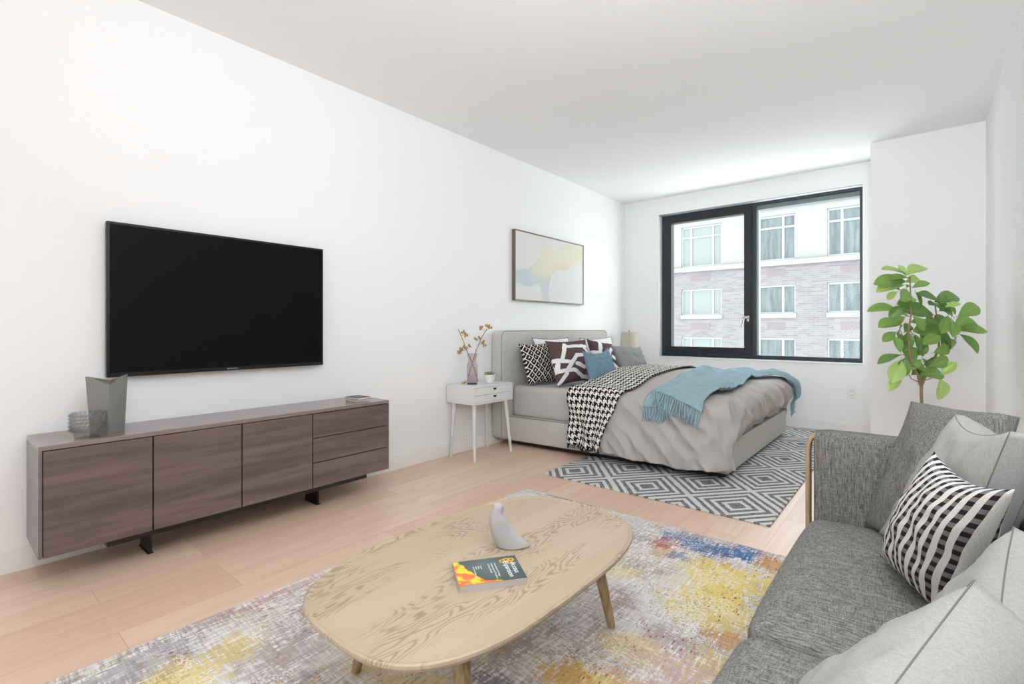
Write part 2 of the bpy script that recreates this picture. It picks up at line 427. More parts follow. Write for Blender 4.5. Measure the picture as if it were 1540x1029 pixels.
for k, v in enumerate(o.data.vertices):
    u = (v.co.y-ay0)/(ay1-ay0); q = (v.co.z-az0)/(az1-az0)
    u2 = u + 0.02*nz(u*9, q*9) + 0.01*nz(u*30, q*30); q2 = q + 0.03*nz(u*9+5, q*9) + 0.012*nz(u*30, q*30+7)
    dy, db = pdist((u2, q2), yel), pdist((u2, q2), blu)
    c = W_.copy()
    mixb = sstep(0.0, -0.012, db); c = c.lerp(B_, mixb*(0.75+0.3*nz(u*4, q*4)))
    c = c.lerp(E_, 0.55*sstep(0.012, 0.0, abs(db))*(0.5+nz(u*8, q*8)) if dy > -0.01 else 0)
    c = c.lerp(Y_.lerp(B_, sstep(0.5, 0.32, q)*0.45).lerp(P_, sstep(0.2, 0.0, abs(q-0.55)+abs(u-0.7)*0.6)*0.7), sstep(0.0, -0.012, dy))
    c = c.lerp(P_*0.8, 0.4*sstep(0.010, 0.0, abs(dy))*sstep(-0.1, 0.4, nz(u*5, q*5, 3)) if db > 0 else 0)
    ca.data[k].color = (*c, 1)

# ---------------------------------------------------------------- sideboard
def walnut(name, c1, c2, rough=0.25, sx=1.0):
    m = M(name, rough, spec=0.5); x, y, z = m.coord()
    a = m.noise(m.vec(x*6, y*0.8, z*11), 1.7, 5, 0.55, 0.25); b = m.noise(m.vec(x*40, y*2, z*60), 2.0, 4, 0.6)
    c = m.mix(a.sm(0.3, 0.7), lin(*c1), lin(*c2)); c = m.mix(b.sm(0.5, 0.8)*0.35, c, lin(*[v*0.72 for v in c1]))
    m.color(c); m.bump(b, 0.08, 0.0006); return m.mat
WAL = walnut('walnut_veneer', (92, 78, 76), (116, 99, 95))
WALT = walnut('walnut_top', (118, 104, 102), (140, 124, 120), 0.16)
ENDP = walnut('grey_walnut_end', (104, 100, 98), (118, 114, 112), 0.3)
BLK = plain('black_metal', (16, 16, 17), 0.4)
GAP = plain('dark_gap', (22, 18, 17), 0.8)
cx0, cx1, cy0, cy1, cz0, cz1 = WX+0.02, -2.785, 0.305, 2.035, 0.148, 0.614
t = thing('sideboard', 'long low walnut sideboard with three doors and three drawers under the television', 'sideboard', (-2.95, 1.17, 0))
bm = BM(); box(bm, cx0, cy0+0.004, cz0, cx1-0.02, cy1-0.004, cz1-0.018, mi=0); obj('body', bm, GAP, t)
bm = BM(); box(bm, cx0, cy0, cz1-0.02, cx1, cy1, cz1, 0.0015); obj('top', bm, WALT, t)
for a in (cy0, cy1-0.012):
    bm = BM(); box(bm, cx0, a, cz0, cx1-0.001, a+0.012, cz1-0.02, 0.001); obj('end_panel', bm, ENDP, t)
ds = [cy0+0.012, 0.698, 1.093, 1.489, cy1-0.004]
for a, b in zip(ds[:3], ds[1:4]):
    bm = BM(); box(bm, cx1-0.02, a+0.003, cz0, cx1, b-0.003, cz1-0.024, 0.0015); obj('door', bm, WAL, t)
hz_ = (cz1-0.024-cz0)/3
for k in range(3):
    bm = BM(); box(bm, cx1-0.02, ds[3]+0.003, cz0+k*hz_+(0.004 if k else 0), cx1, ds[4], cz0+(k+1)*hz_-0.001, 0.0015); obj('drawer', bm, WAL, t)
bm = BM(); box(bm, -3.06, 0.53, cz0-0.028, -2.80, 1.87, cz0, 0.001); obj('base_beam', bm, BLK, t)
for yy in (0.715, 1.585):
    bm = BM(); box(bm, -3.05, yy-0.006, 0, -2.895, yy+0.006, cz0-0.028, 0.001); box(bm, -3.05, yy-0.012, 0, -2.895, yy+0.012, 0.004); obj('leg', bm, BLK, t)

# angular vase
m = M('pewter_lacquer', 0.42, lin(128, 128, 126), 0.5, 0.1); VM = m.mat
t = None
bm = BM()
z0 = cz1
B = [(-2.955, 0.497), (-2.862, 0.547), (-2.938, 0.622), (-3.02, 0.585)]   # left, front, right, back (bottom)
Tt = [(-2.972, 0.483, 0.878), (-2.862, 0.549, 0.842), (-2.928, 0.632, 0.882), (-3.03, 0.585, 0.850)]
bv = [bm.verts.new((a, b, z0)) for a, b in B]; tv = [bm.verts.new(c) for c in Tt]
cc = Vector((-2.943, 0.572, 0))
bi = [bm.verts.new((lerp(cc.x, a, 0.88), lerp(cc.y, b, 0.88), z0+0.01)) for a, b in B]
ti = [bm.verts.new((lerp(cc.x, a, 0.9), lerp(cc.y, b, 0.9), c)) for a, b, c in Tt]
bm.faces.new(bv); bm.faces.new(bi)
for k in range(4):
    l = (k+1) % 4
    bm.faces.new([bv[k], bv[l], tv[l], tv[k]]); bm.faces.new([bi[k], bi[l], ti[l], ti[k]]); bm.faces.new([tv[k], tv[l], ti[l], ti[k]])
o = obj('angular_vase', bm, VM); tag(o, 'tall pewter grey folded vase with zigzag rim on the left of the sideboard', 'vase')
# hobnail glass bowl
GLS = thin_glass('clear_glass', (0.88, 0.88, 0.88), 0.03, 0.45)
gx, gy = -2.862, 0.474
t = thing('glass_bowl', 'clear hobnail glass bowl in front of the grey angular vase', 'bowl', (gx, gy, cz1))
bm = BM(); lathe(bm, [(0.044, 0.0), (0.046, 0.002), (0.050, 0.022), (0.060, 0.032), (0.061, 0.112), (0.059, 0.114), (0.058, 0.112), (0.057, 0.035), (0.047, 0.026), (0.001, 0.02)], (gx, gy, cz1), 32); obj('bowl_body', bm, GLS, t, True)
bm = BM()
for r_ in range(5):
    for k in range(22):
        a = 2*math.pi*(k + 0.5*(r_ % 2))/22
        bmesh.ops.create_icosphere(bm, subdivisions=1, radius=0.0075, matrix=Matrix.Translation((gx+0.062*math.cos(a), gy+0.062*math.sin(a), cz1+0.04+0.016*r_)))
    
o = obj('hobnail_beads', bm, GLS, t, True)
# small stack on sideboard: box + book
DK = plain('dark_cover', (26, 26, 30), 0.25); PG = plain('book_pages', (206, 200, 192), 0.8)
m = M('blue_photo_cover', 0.4, spec=0.3); x, y, z = m.coord(); n = m.noise(m.vec(x, y, z), 16.0, 3)
m.color(m.mix(n.sm(0.4, 0.65), lin(14, 18, 24), lin(70, 92, 110))); BLC = m.mat
def book(name, label, c, w, h, th, ang, cover, pages, top=None, z=0, hard=False, group=None, cat='book'):
    t = thing(name, label, cat, (c[0], c[1], z), group)
    R_ = Matrix.Rotation(ang, 4, 'Z'); 
    def fn(x, y, zz): v = R_ @ Vector((x, y, 0)); return (c[0]+v.x, c[1]+v.y, z+zz)
    ct = 0.0012 if not hard else 0.002
    bm = BM(); box(bm, -w/2, -h/2, 0, w/2, h/2, ct, fn=fn); box(bm, -w/2, -h/2, 0, -w/2+ct, h/2, th, fn=fn); obj('cover', bm, cover, t)
    bm = BM(); box(bm, -w/2+ct, -h/2+0.001, ct, w/2-0.001, h/2-0.001, th-ct, fn=fn); obj('pages', bm, pages, t)
    bm = BM(); box(bm, -w/2, -h/2, th-ct, w/2, h/2, th, fn=fn); o = obj('front_cover', bm, top or cover, t)
    return t, fn
book('book', 'pale brown lower book of the small pair at the right end of the sideboard', (-2.93, 1.885), 0.13, 0.10, 0.014, 0.0, plain('brown_cover', (70, 60, 58), 0.4), PG, z=cz1, group=None)
book('book', 'black book with blue glossy cover, upper of the pair on the sideboard', (-2.925, 1.885), 0.13, 0.10, 0.014, 0.1, DK, PG, BLC, z=cz1+0.0142)

# ---------------------------------------------------------------- nightstands
LQ = plain('light_grey_lacquer', (222, 222, 222), 0.4)
HOLE = plain('dark_grip_recess', (25, 25, 27), 0.7)
def nightstand(x0, x1, y0, y1, zb, zt, label):
    t = thing('nightstand', label, 'nightstand', ((x0+x1)/2, (y0+y1)/2, 0), 'white nightstands beside the bed')
    bm = BM(); tk = 0.012
    box(bm, x0, y0, zt-tk, x1, y1, zt, 0.002); box(bm, x0, y0, zb, x1, y1, zb+tk, 0.002)
    box(bm, x0, y0, zb+tk, x1, y0+tk, zt-tk); box(bm, x0, y1-tk, zb+tk, x1, y1, zt-tk); box(bm, x0, y0+tk, zb+tk, x0+tk, y1-tk, zt-tk)
    obj('case', bm, LQ, t)
    zm = (zb+zt)/2
    for a, b in ((zb+tk+0.002, zm-0.001), (zm+0.001, zt-tk-0.002)):
        bm = BM(); box(bm, x1-0.03, y0+tk+0.002, a, x1-0.001, y1-tk-0.002, b, 0.001); d = obj('drawer', bm, LQ, t)
        bm = BM(); ym = (y0+y1)/2+0.01; pts = [(ym-0.024, b-0.012), (ym+0.024, b-0.012), (ym+0.016, b-0.026), (ym, b-0.032), (ym-0.016, b-0.026)]
        f1 = [bm.verts.new((x1-0.0005, p, q)) for p, q in pts]; f2 = [bm.verts.new((x1-0.004, p, q)) for p, q in pts]
        bm.faces.new(f1); bm.faces.new(f2[::-1])
        for k in range(5): bm.faces.new([f1[k], f1[(k+1) % 5], f2[(k+1) % 5], f2[k]])
        obj('finger_grip', bm, HOLE, d)
    for sx in (0, 1):
        for sy in (0, 1):
            tx_, ty_ = (x1-0.045 if sx else x0+0.045), (y1-0.05 if sy else y0+0.05)
            bx, by = (x1-0.012 if sx else x0+0.03), (y1-0.012 if sy else y0+0.022)
            bm = BM(); tube(bm, [(tx_, ty_, zb), (lerp(tx_, bx, 0.5), lerp(ty_, by, 0.5), zb/2), (bx, by, 0)], [0.017, 0.0145, 0.0115], 14); obj('leg', bm, LQ, t, True, 50)
    return t
nightstand(-3.14, -2.815, 2.89, 3.39, 0.468, 0.62, 'white two-drawer nightstand on splayed legs at the near side of the bed')
nightstand(-3.13, -2.80, 5.70, 6.16, 0.468, 0.62, 'white nightstand at the far side of the bed under the table lamp')
# glass bottle vase with dried branches
SMK = thin_glass('smoky_mauve_glass', (0.93, 0.89, 0.90), 0.03, 0.25)
WAT = thin_glass('mauve_water', (0.97, 0.94, 0.95), 0.01, 0.05)
vx, vy, vz = -2.985, 3.045, 0.62
t = thing('bottle_vase', 'smoky glass bottle vase holding dried branches on the near nightstand', 'vase', (vx, vy, vz))
bm = BM(); lathe(bm, [(0.040, 0), (0.046, 0.006), (0.047, 0.02), (0.047, 0.17), (0.043, 0.185), (0.033, 0.2), (0.034, 0.215), (0.043, 0.24), (0.046, 0.265), (0.0445, 0.266), (0.041, 0.24), (0.032, 0.215), (0.031, 0.2), (0.041, 0.184), (0.045, 0.17), (0.045, 0.02), (0.002, 0.012)], (vx, vy, vz), 40); obj('bottle', bm, SMK, t, True)
bm = BM(); lathe(bm, [(0.002, 0.0121), (0.0445, 0.0205), (0.0445, 0.085), (0.002, 0.085)], (vx, vy, vz), 32); obj('water', bm, WAT, t, True)
bm = BM(); lathe(bm, [(0.040, 0.0005), (0.044, 0.002), (0.044, 0.012), (0.002, 0.0121)], (vx, vy, vz), 32); obj('dark_base', bm, plain('dark_glass_base', (40, 30, 34), 0.2), t, True)
TW = plain('dry_twig', (128, 100, 88), 0.8); BUD = plain('dried_ochre_bud', (170, 140, 92), 0.85); BUDL = plain('dried_bud_inner', (206, 186, 150), 0.9)
Rv = Vector((math.cos(YAW), math.sin(YAW), 0)); Fv = Vector((-math.sin(YAW), math.cos(YAW), 0)); Uv = Vector((0, 0, 1))
def bud(bm, c, r, seed):
    rnd = random.Random(seed)
    ax_ = Vector((rnd.uniform(-1, 1), rnd.uniform(-1, 1), rnd.uniform(0.1, 1))).normalized()
    e1 = ax_.orthogonal().normalized(); e2 = ax_.cross(e1)
    for k in range(5):
        a = 2*math.pi*k/5+rnd.random(); d = (e1*math.cos(a)+e2*math.sin(a))
        base = Vector(c); tip = base + ax_*r*1.1 + d*r*1.1; mid = base + ax_*r*0.4 + d*r*1.0
        tube(bm, [base, lerp(base, mid, 0.6)+d*r*0.15, mid, lerp(mid, tip, 0.6), tip], [r*0.15, r*0.45, r*0.5, r*0.3, r*0.05], 6)
    bmesh.ops.create_icosphere(bm, subdivisions=1, radius=r*0.5, matrix=Matrix.Translation(Vector(c)+ax_*r*0.4))
def vp(px, py, s=4.25):   # offset on the plane facing the room's camera side, metres from the bottle's centre
    return Vector((vx, vy, vz)) + Rv*((px-711)*s/739) + Uv*((578-py)*s/739)
brs = [('left', [(720, 574), (711, 546), (704, 530), (698, 514), (690, 495)], [((695, 528), 0.019), ((700, 524), 0.015), ((706, 521), 0.011), ((698, 500), 0.011), ((701, 504), 0.013)]),
       ('right', [(705, 567), (711, 546), (717, 527), (725, 508), (733, 495)], [((716, 511), 0.012), ((721, 509), 0.011), ((728, 515), 0.011), ((729, 519), 0.011), ((725, 494), 0.013), ((734, 491), 0.013), ((738, 494), 0.012)])]
for nm, pts, bs in brs:
    tt_ = thing('dried_branch', f'dried branch with ochre buds leaning {nm} out of the bottle vase', 'branch', vp(*pts[0]), 'dried branches in the bottle vase')
    dp = -0.006 if nm == 'left' else 0.006
    bm = BM(); tube(bm, [vp(*p)+Fv*dp for p in pts], [0.0028, 0.003, 0.003, 0.003, 0.0032], 8); obj('stem', bm, TW, tt_, True)
    for k, (p, r_) in enumerate(bs):
        bm = BM(); c = vp(*p)+Fv*(random.uniform(-0.02, 0.02)); 
        q = min([vp(*a).lerp(vp(*b), f) for a, b in zip(pts, pts[1:]) for f in (0, 0.25, 0.5, 0.75)], key=lambda v: (v-c).length)
        tube(bm, [q+Fv*dp, c], 0.0015, 5); bud(bm, c, r_*1.35, k+len(nm)); obj('bud', bm, BUD, tt_, True)
bm = BM(); bud(bm, Vector((-3.03, 3.0, vz+0.012)), 0.013, 3); bud(bm, Vector((-3.035, 2.975, vz+0.01)), 0.010, 9)
o = obj('fallen_bud', bm, plain('yellow_dried_bud', (196, 172, 104), 0.85), None, True); tag(o, 'yellowish dried bud lying on the nightstand beside the bottle vase', 'bud')
# small succulent
px_, py_ = -2.925, 3.20
m = M('speckled_white_pot', 0.6); x, y, z = m.coord(); n = m.noise(m.vec(x, y, z), 160.0, 2)
m.color(m.mix(n.sm(0.55, 0.7), lin(232, 232, 230), lin(188, 188, 186))); POT = m.mat
t = thing('potted_succulent', 'small green succulent in a round white pot on the near nightstand', 'plant', (px_, py_, vz))
bm = BM(); lathe(bm, [(0.03, 0), (0.036, 0.004), (0.045, 0.035), (0.049, 0.07), (0.049, 0.078), (0.045, 0.078), (0.044, 0.066), (0.002, 0.066)], (px_, py_, vz), 32); obj('pot', bm, POT, t, True)
bm = BM(); lathe(bm, [(0.0445, 0.0665), (0.03, 0.072), (0.002, 0.074)], (px_, py_, vz), 24); obj('soil', bm, plain('dark_soil', (40, 34, 28), 1.0), t, True)
SUC = [plain('succulent_green', (112, 132, 92), 0.6), plain('succulent_pale', (150, 164, 124), 0.6)]
for k in range(7):
    a = k*0.9; rr = 0.0 if k == 0 else 0.026
    bm = BM(); c = Vector((px_+rr*math.cos(a), py_+rr*math.sin(a), vz+0.073+(0.006 if k == 0 else 0)))
    for q in range(9):
        b = q*2*math.pi/9; d = Vector((math.cos(b), math.sin(b), 0.9)).normalized()
        tube(bm, [c, c+d*0.016, c+d*0.028+Vector((0, 0, 0.005))], [0.0035, 0.0055, 0.001], 6)
    obj('rosette', bm, SUC[k % 2], t, True)
# lamp on far nightstand
LS = plain('taupe_lamp_shade', (190, 182, 168), 0.9)
lx, ly = -2.935, 5.92
t = thing('table_lamp', 'taupe drum-shade table lamp with clear glass base on the far nightstand', 'lamp', (lx, ly, 0.62))
bm = BM(); lathe(bm, [(0.118, 0.835), (0.105, 1.055), (0.103, 1.055), (0.116, 0.835), (0.118, 0.835)], (lx, ly, 0), 40, False); obj('lamp_shade', bm, LS, t, True)
BRS = plain('aged_brass', (190, 160, 70), 0.3, 0.5, 1.0)
bm = BM(); lathe(bm, [(0.05, 0.62), (0.05, 0.632), (0.012, 0.64), (0.012, 0.65)], (lx, ly, 0), 24); lathe(bm, [(0.006, 0.80), (0.006, 1.065), (0.011, 1.07), (0.002, 1.085)], (lx, ly, 0), 16)
tube(bm, [(lx-0.105, ly, 1.05), (lx+0.105, ly, 1.05)], 0.002, 6); obj('brass_fittings', bm, BRS, t, True, 40)
bm = BM()
for k in range(3): lathe(bm, [(0.01, 0.648+0.05*k), (0.034, 0.66+0.05*k), (0.038, 0.673+0.05*k), (0.034, 0.686+0.05*k), (0.01, 0.698+0.05*k)], (lx, ly, 0), 24)
obj('glass_base', bm, GLS, t, True)

# ---------------------------------------------------------------- bed
SH = 0.083
def sh(x, y, z): return (x, y + SH*(x+1.07), z)
LINEN = fabric('light_grey_upholstery', (204, 202, 197), (182, 180, 174), 260, 0.5)
SHEET = fabric('warm_grey_sheet', (194, 190, 188), (184, 180, 178), 700, 0.25, bump=0.1)
DUV = fabric('stone_grey_duvet', (188, 182, 179), (178, 172, 169), 600, 0.35, bump=0.15)
PIPE = plain('dark_grey_piping', (138, 136, 132), 0.9)
t = thing('bed', 'light grey upholstered double bed with tall headboard standing on the diamond rug', 'bed', (-2.1, 4.6, 0))
BED = t
def rbox(x0, y0, z0, x1, y1, z1, r, fn=None, name='part', mat=None, parent=None, seg=5):
    bm = BM(); box(bm, x0, y0, z0, x1, y1, z1, r, seg, fn=fn); return obj(name, bm, mat, parent, True, 50)
def roundrect(y0, y1, z0, z1, r, n=8):
    P = []
    for cy, cz, a0 in ((y1-r, z1-r, 0), (y0+r, z1-r, 90), (y0+r, z0+r, 180), (y1-r, z0+r, 270)):
        for k in range(n+1):
            a = math.radians(a0+90*k/n); P.append((cy+r*math.cos(a), cz+r*math.sin(a)))
    return P
# headboard: rounded slab with piping
hb0, hb1 = 3.475, 5.48
bm = BM(); P = roundrect(hb0, hb1, 0.05, 1.08, 0.07); prof = [(-3.145, -0.012), (-3.138, 0), (-3.032, 0), (-3.022, -0.008), (-3.017, -0.03), (-3.015, -0.2)]
cyc, czc = (hb0+hb1)/2, 0.565
rings = []
for xx, ins in prof:
    rings.append([bm.verts.new((xx, p + (-ins if p < cyc else ins)*1.0, q + (-ins if q < czc else ins))) for p, q in P])
for a, b in zip(rings, rings[1:]):
    for k in range(len(P)): bm.faces.new([a[k], a[(k+1) % len(P)], b[(k+1) % len(P)], b[k]])
bm.faces.new(rings[0][::-1]); bm.faces.new(rings[-1])
hbo = obj('headboard', bm, LINEN, t, True, 50)
bm = BM(); pp = [(-3.026, p, q) for p, q in roundrect(hb0+0.001, hb1-0.001, 0.051, 1.079, 0.07)]; tube(bm, pp+[pp[0]], 0.0035, 6, False); obj('piping', bm, PIPE, hbo, True)
base = rbox(-3.02, 3.72, 0.045, -1.07, 5.70, 0.272, 0.012, sh, 'base', LINEN, t)
bm = BM(); pp = [sh(-3.0, 3.723, 0.270), sh(-1.075, 3.723, 0.270), sh(-1.072, 5.697, 0.270), sh(-3.0, 5.697, 0.270)]; tube(bm, pp, 0.0035, 6); obj('base_piping', bm, PIPE, base, True)
bm = BM(); box(bm, -3.0, 3.76, 0.012, -1.11, 5.66, 0.05, fn=sh); obj('plinth', bm, BLK, t)
bm = BM(); box(bm, -3.012, 3.765, 0.262, -1.13, 5.655, 0.560, 0.05, 5, fn=sh); o = obj('mattress', bm, SHEET, None, True, 50)
tag(o, 'mattress in a warm grey fitted sheet on the light grey bed base', 'mattress')

X1, Y0, Y1 = -1.005, 3.635, 5.79      # outer reach of the duvet's drape
RW, RCI = 0.125, 0.03                 # fold-over radius, inner corner radius
YC, HY = (Y0+Y1)/2, (Y1-Y0)/2
def flatdist(x, y):
    """distance beyond the flat top (<0 inside) and the outward direction"""
    cx_, hy_ = X1-RW-RCI, HY-RW-RCI
    qx = x-cx_; sy = -1 if y < YC else 1; qy = abs(y-YC)-hy_
    if qx > 0 and qy > 0:
        L = math.hypot(qx, qy); return L-RCI, Vector((qx/L, sy*qy/L, 0))
    if qx > qy: return qx-RCI, Vector((1, 0, 0))
    return qy-RCI, Vector((0, sy, 0))
def ztop(x, y, e):
    d = max(0.0, -e)
    dn = max(0.0, (y-(Y0+RW)))
    z = 0.578 + 0.085*sstep(0, 0.6, d) + 0.03*sstep(0.2, 1.0, dn)
    z += 0.014*nz(x*2.6, y*2.6, 4) + 0.012*(0.4-abs(nz(x*4.2+y*2, y*3.1-x*1.3, 1)))*sstep(-1.75, -1.55, x)*1.6 + 0.005*nz(x*11, y*11, 1)
    return z
def W(x, y, off=0.0, foot_tuck=True):
    e, n = flatdist(x, y)
    zt = ztop(x, y, e)
    if e <= 0:
        p = Vector((x, y, zt)); nn_ = Vector((0, 0, 1)); 
    else:
        c = Vector((x, y, 0)) - n*e
        a = e/RW
        if a < math.pi/2: h, dr = RW*math.sin(a), RW*(1-math.cos(a)); nn_ = n*math.sin(a) + Vector((0, 0, math.cos(a)))
        else: h, dr = RW, RW+(e-RW*math.pi/2); nn_ = n.copy()
        near = max(0.0, -n.y); foot = max(0.0, n.x)
        h += 0.05*near*(1-foot)*sstep(0.15, 0.6, e)
        if foot_tuck: h -= 0.075*foot*foot*sstep(0.27, 0.42, e)*(1 if near < 0.5 else 0)
        s = c.x*7 if abs(n.y) > 0.7 else c.y*6
        amp = 0.040*sstep(0.05, 0.45, e)*(1-0.55*foot)
        h += 0.022*sstep(0.0, 0.2, e)*(0.45-abs(nz(s*0.9-e*6.0+4, e*2.0-s*0.15, 5.5))*2.4) + amp*nz(s*0.7+e*2.2, e*1.2, 2.5) + 0.65*amp*(0.35-abs(nz(s*1.3-e*3.5, e*1.6, 7.1))*1.6) + 0.25*amp*nz(s*3.1+e*5, e*5, 3.3)
        # crumple where the drape turns the foot corner
        k = math.exp(-(((c.x-(X1-0.15))/0.28)**2 + ((c.y-(Y0+0.15))/0.30)**2))
        cr = 1-abs(nz((x+y)*5.5+3, (x-y)*3.2, 1.7))*2.2
        h += 0.034*k*cr*sstep(0.02, 0.2, e)
        h += 0.016*foot*(0.5-abs(nz(c.y*5+2, e*7+c.y*2, 9.2))*2.0)*sstep(0.0, 0.15, e)
        zz = zt-dr
        p = c + n*h; p.z = zz
    if e > -0.3:
        k = math.exp(-(((x-(X1-0.2))/0.25)**2 + ((y-(Y0+0.2))/0.3)**2))
        p += nn_*0.020*k*(1-abs(nz((x+y)*7, (x-y)*4, 2.2))*2.6)*sstep(-0.3, 0.0, e)
    p = p + nn_*off
    return Vector((p.x, p.y + SH*(p.x+1.07), p.z))
# duvet
XS = -2.13
path = []
cx_, hy_ = X1-RW-RCI, HY-RW-RCI
N1, NC, N2 = 110, 14, 110
for k in range(N1): path.append((lerp(XS, cx_, k/(N1-1)), YC-hy_-RCI, -90.0))
for k in range(1, NC): a = -90+90*k/NC; path.append((cx_+RCI*math.cos(math.radians(a)), YC-hy_+RCI*math.sin(math.radians(a)), a))
for k in range(N2): path.append((cx_+RCI, lerp(YC-hy_, YC+hy_, k/(N2-1)), 0.0))
for k in range(1, NC): a = 90*k/NC; path.append((cx_+RCI*math.cos(math.radians(a)), YC+hy_+RCI*math.sin(math.radians(a)), a))
for k in range(N1): path.append((lerp(cx_, XS, k/(N1-1)), YC+hy_+RCI, 90.0))
JI, JO = 32, 44
def emax(a, x, y):
    near = 0.562 + 0.025*nz(x*4, 3) - 0.012*sstep(-1.5, -2.1, x) ; foot = 0.395
    far = 0.50
    if a < 0: return lerp(near+0.01, foot, sstep(-12, 0, a))
    return lerp(foot, far, sstep(25, 60, a))
def dP(i, j):
    ex, ey, a = path[i]
    n = Vector((math.cos(math.radians(a)), math.sin(math.radians(a)), 0))
    if j < JI:
        spx = max(XS, min(-1.55, ex)) ; spy = YC
        if abs(a) == 90: spx = lerp(XS, -1.6, (ex-XS)/(cx_-XS))
        elif True: spx = -1.6
        f = j/JI; f = f**0.8
        x, y = lerp(spx, ex, f), lerp(spy, ey, f)
    else:
        e = emax(a, ex, ey)*(j-JI+0.001)/(JO-1)
        x, y = ex+n.x*e, ey+n.y*e
    return W(x, y, 0.0)
bm = BM(); grid(bm, dP, len(path), JI+JO)
bmesh.ops.remove_doubles(bm, verts=bm.verts, dist=1e-5)
o = obj('duvet', bm, DUV, None, True); tag(o, 'stone grey duvet draped over the bed down to the floor at the near foot corner', 'duvet')
md = o.modifiers.new('thickness', 'SOLIDIFY'); md.thickness = 0.012; md.offset = -1
md = o.modifiers.new('smooth', 'SUBSURF'); md.levels = 1; md.render_levels = 1
# stitched hem line of the duvet
bm = BM()
pts = []
for i in range(2, N1+8):
    ex, ey, a = path[i]; n = Vector((math.cos(math.radians(a)), math.sin(math.radians(a)), 0)); e = emax(a, ex, ey)-0.075
    pts.append(W(ex+n.x*e, ey+n.y*e, 0.0005))
tube(bm, pts, 0.0012, 5, False); obj('hem_stitching', bm, DUV, o, True)

# houndstooth throw
m = M('houndstooth_wool', 0.95, spec=0.1); x, y, z = m.coord('UV')
CELL = 0.048
u = (x/CELL)*8; v = (y/CELL)*8
wu = u.mod(8.0).lt(4.0); wv = v.mod(8.0).lt(4.0)
tw = (u.floor()+v.floor()).mod(4.0).lt(2.0)
hsel = tw*wu + (1.0-tw)*wv
fz = m.noise(m.vec(x, y, 0.0), 500, 2)
m.color(m.mix(hsel, lin(228, 224, 218), lin(30, 27, 28))); m.bump(fz, 0.4, 0.002); HT = m.mat
TX0, TX1 = -2.335, -1.845
nu_, nv_ = 30, 170
ya, yb = Y0+RW-0.525, Y1-RW+0.45
def tP(i, j, off=0.016, k=1.0):
    fu = i/(nu_-1); y = lerp(ya, yb, j/(nv_-1))
    e, n = flatdist(-2.0, y)
    hang = sstep(0.0, 0.55, e)
    x0, x1 = TX0 + (0.06*hang if y < YC else 0.0), TX1 - (0.13*hang if y < YC else 0) + 0.03*sstep(0, 1.2, y-Y0)
    x = lerp(x0, x1, fu)
    rip = 0.022*hang*(1+math.sin(fu*15.0+1.2*math.sin(y*5)+0.6)) + 0.004*nz(x*9, y*7, 5)
    if y < YC and e > 0.4: y += 0.03*(fu-0.5)*-1*sstep(0.4, 0.55, e) + 0.02*math.sin(fu*9)*sstep(0.45, 0.58, e)
    return W(x, y, off+rip+0.004)
bm = BM(); grid(bm, tP, nu_, nv_, uvf=lambda a, b: (a/(nu_-1)*(TX1-TX0), b/(nv_-1)*(yb-ya)))
o = obj('houndstooth_throw', bm, HT, None, True); tag(o, 'black and white houndstooth throw laid across the bed over the duvet edge', 'blanket')
md = o.modifiers.new('thickness', 'SOLIDIFY'); md.thickness = 0.008; md.offset = 1
bm = BM(); uvl = bm.loops.layers.uv.verify()
for k in range(56):
    f = k/55*(nu_-1); i = min(nu_-2, int(f)); a = tP(i, 0).lerp(tP(i+1, 0), f-i)
    dx_ = Vector((random.uniform(-0.008, 0.008), random.uniform(-0.004, 0.006), -0.018-random.random()*0.012))
    tube(bm, [a+Vector((0, -0.004, 0.004)), a+dx_*0.5, a+dx_], [0.0028, 0.0025, 0.0012], 5)
obj('fringe', bm, plain('dark_wool_fringe', (46, 42, 42), 0.95), o, True)

# blue throw: a band running along the foot of the bed, turning over the far foot corner
BLUE = M('dusty_blue_wool', 0.9, spec=0.15); x, y, z = BLUE.coord()
n1 = BLUE.noise(BLUE.vec(x, y, z), 420, 2); n2 = BLUE.noise(BLUE.vec(x, y, z), 9, 3)
BLUE.color(BLUE.mix(n1*0.5 + n2*0.3, lin(136, 164, 174), lin(164, 188, 197))); BLUE.bump(n1, 0.3, 0.0015); BLUE = BLUE.mat
cl = [(-1.42, 3.665, 0.215), (-1.41, 3.75, 0.22), (-1.38, 3.95, 0.235), (-1.38, 4.35, 0.225), (-1.38, 4.75, 0.19), (-1.34, 5.10, 0.15), (-1.24, 5.38, 0.13), (-1.10, 5.58, 0.12), (-0.93, 5.74, 0.10), (-0.84, 5.82, 0.095)]
def crom(P, t):
    n = len(P)-1; s = max(0, min(n-1e-6, t*n)); i = int(s); f = s-i
    g = [Vector(P[max(0, min(n, i+k))]) for k in (-1, 0, 1, 2)]
    return 0.5*((2*g[1]) + (g[2]-g[0])*f + (2*g[0]-5*g[1]+4*g[2]-g[3])*f*f + (3*g[1]-g[0]-3*g[2]+g[3])*f**3)
def band(cl, fu, fv, slant=0.0):
    a = crom(cl, fv); b = crom(cl, min(1, fv+0.01)); c_ = crom(cl, max(0, fv-0.01))
    d = Vector((b.x-c_.x, b.y-c_.y)).normalized(); nn_ = Vector((d.y, -d.x))
    s = (fu-0.5)*2
    p = Vector((a.x, a.y)) + nn_*s*a.z + d*slant*s*max(0, 1-fv*6)
    return p
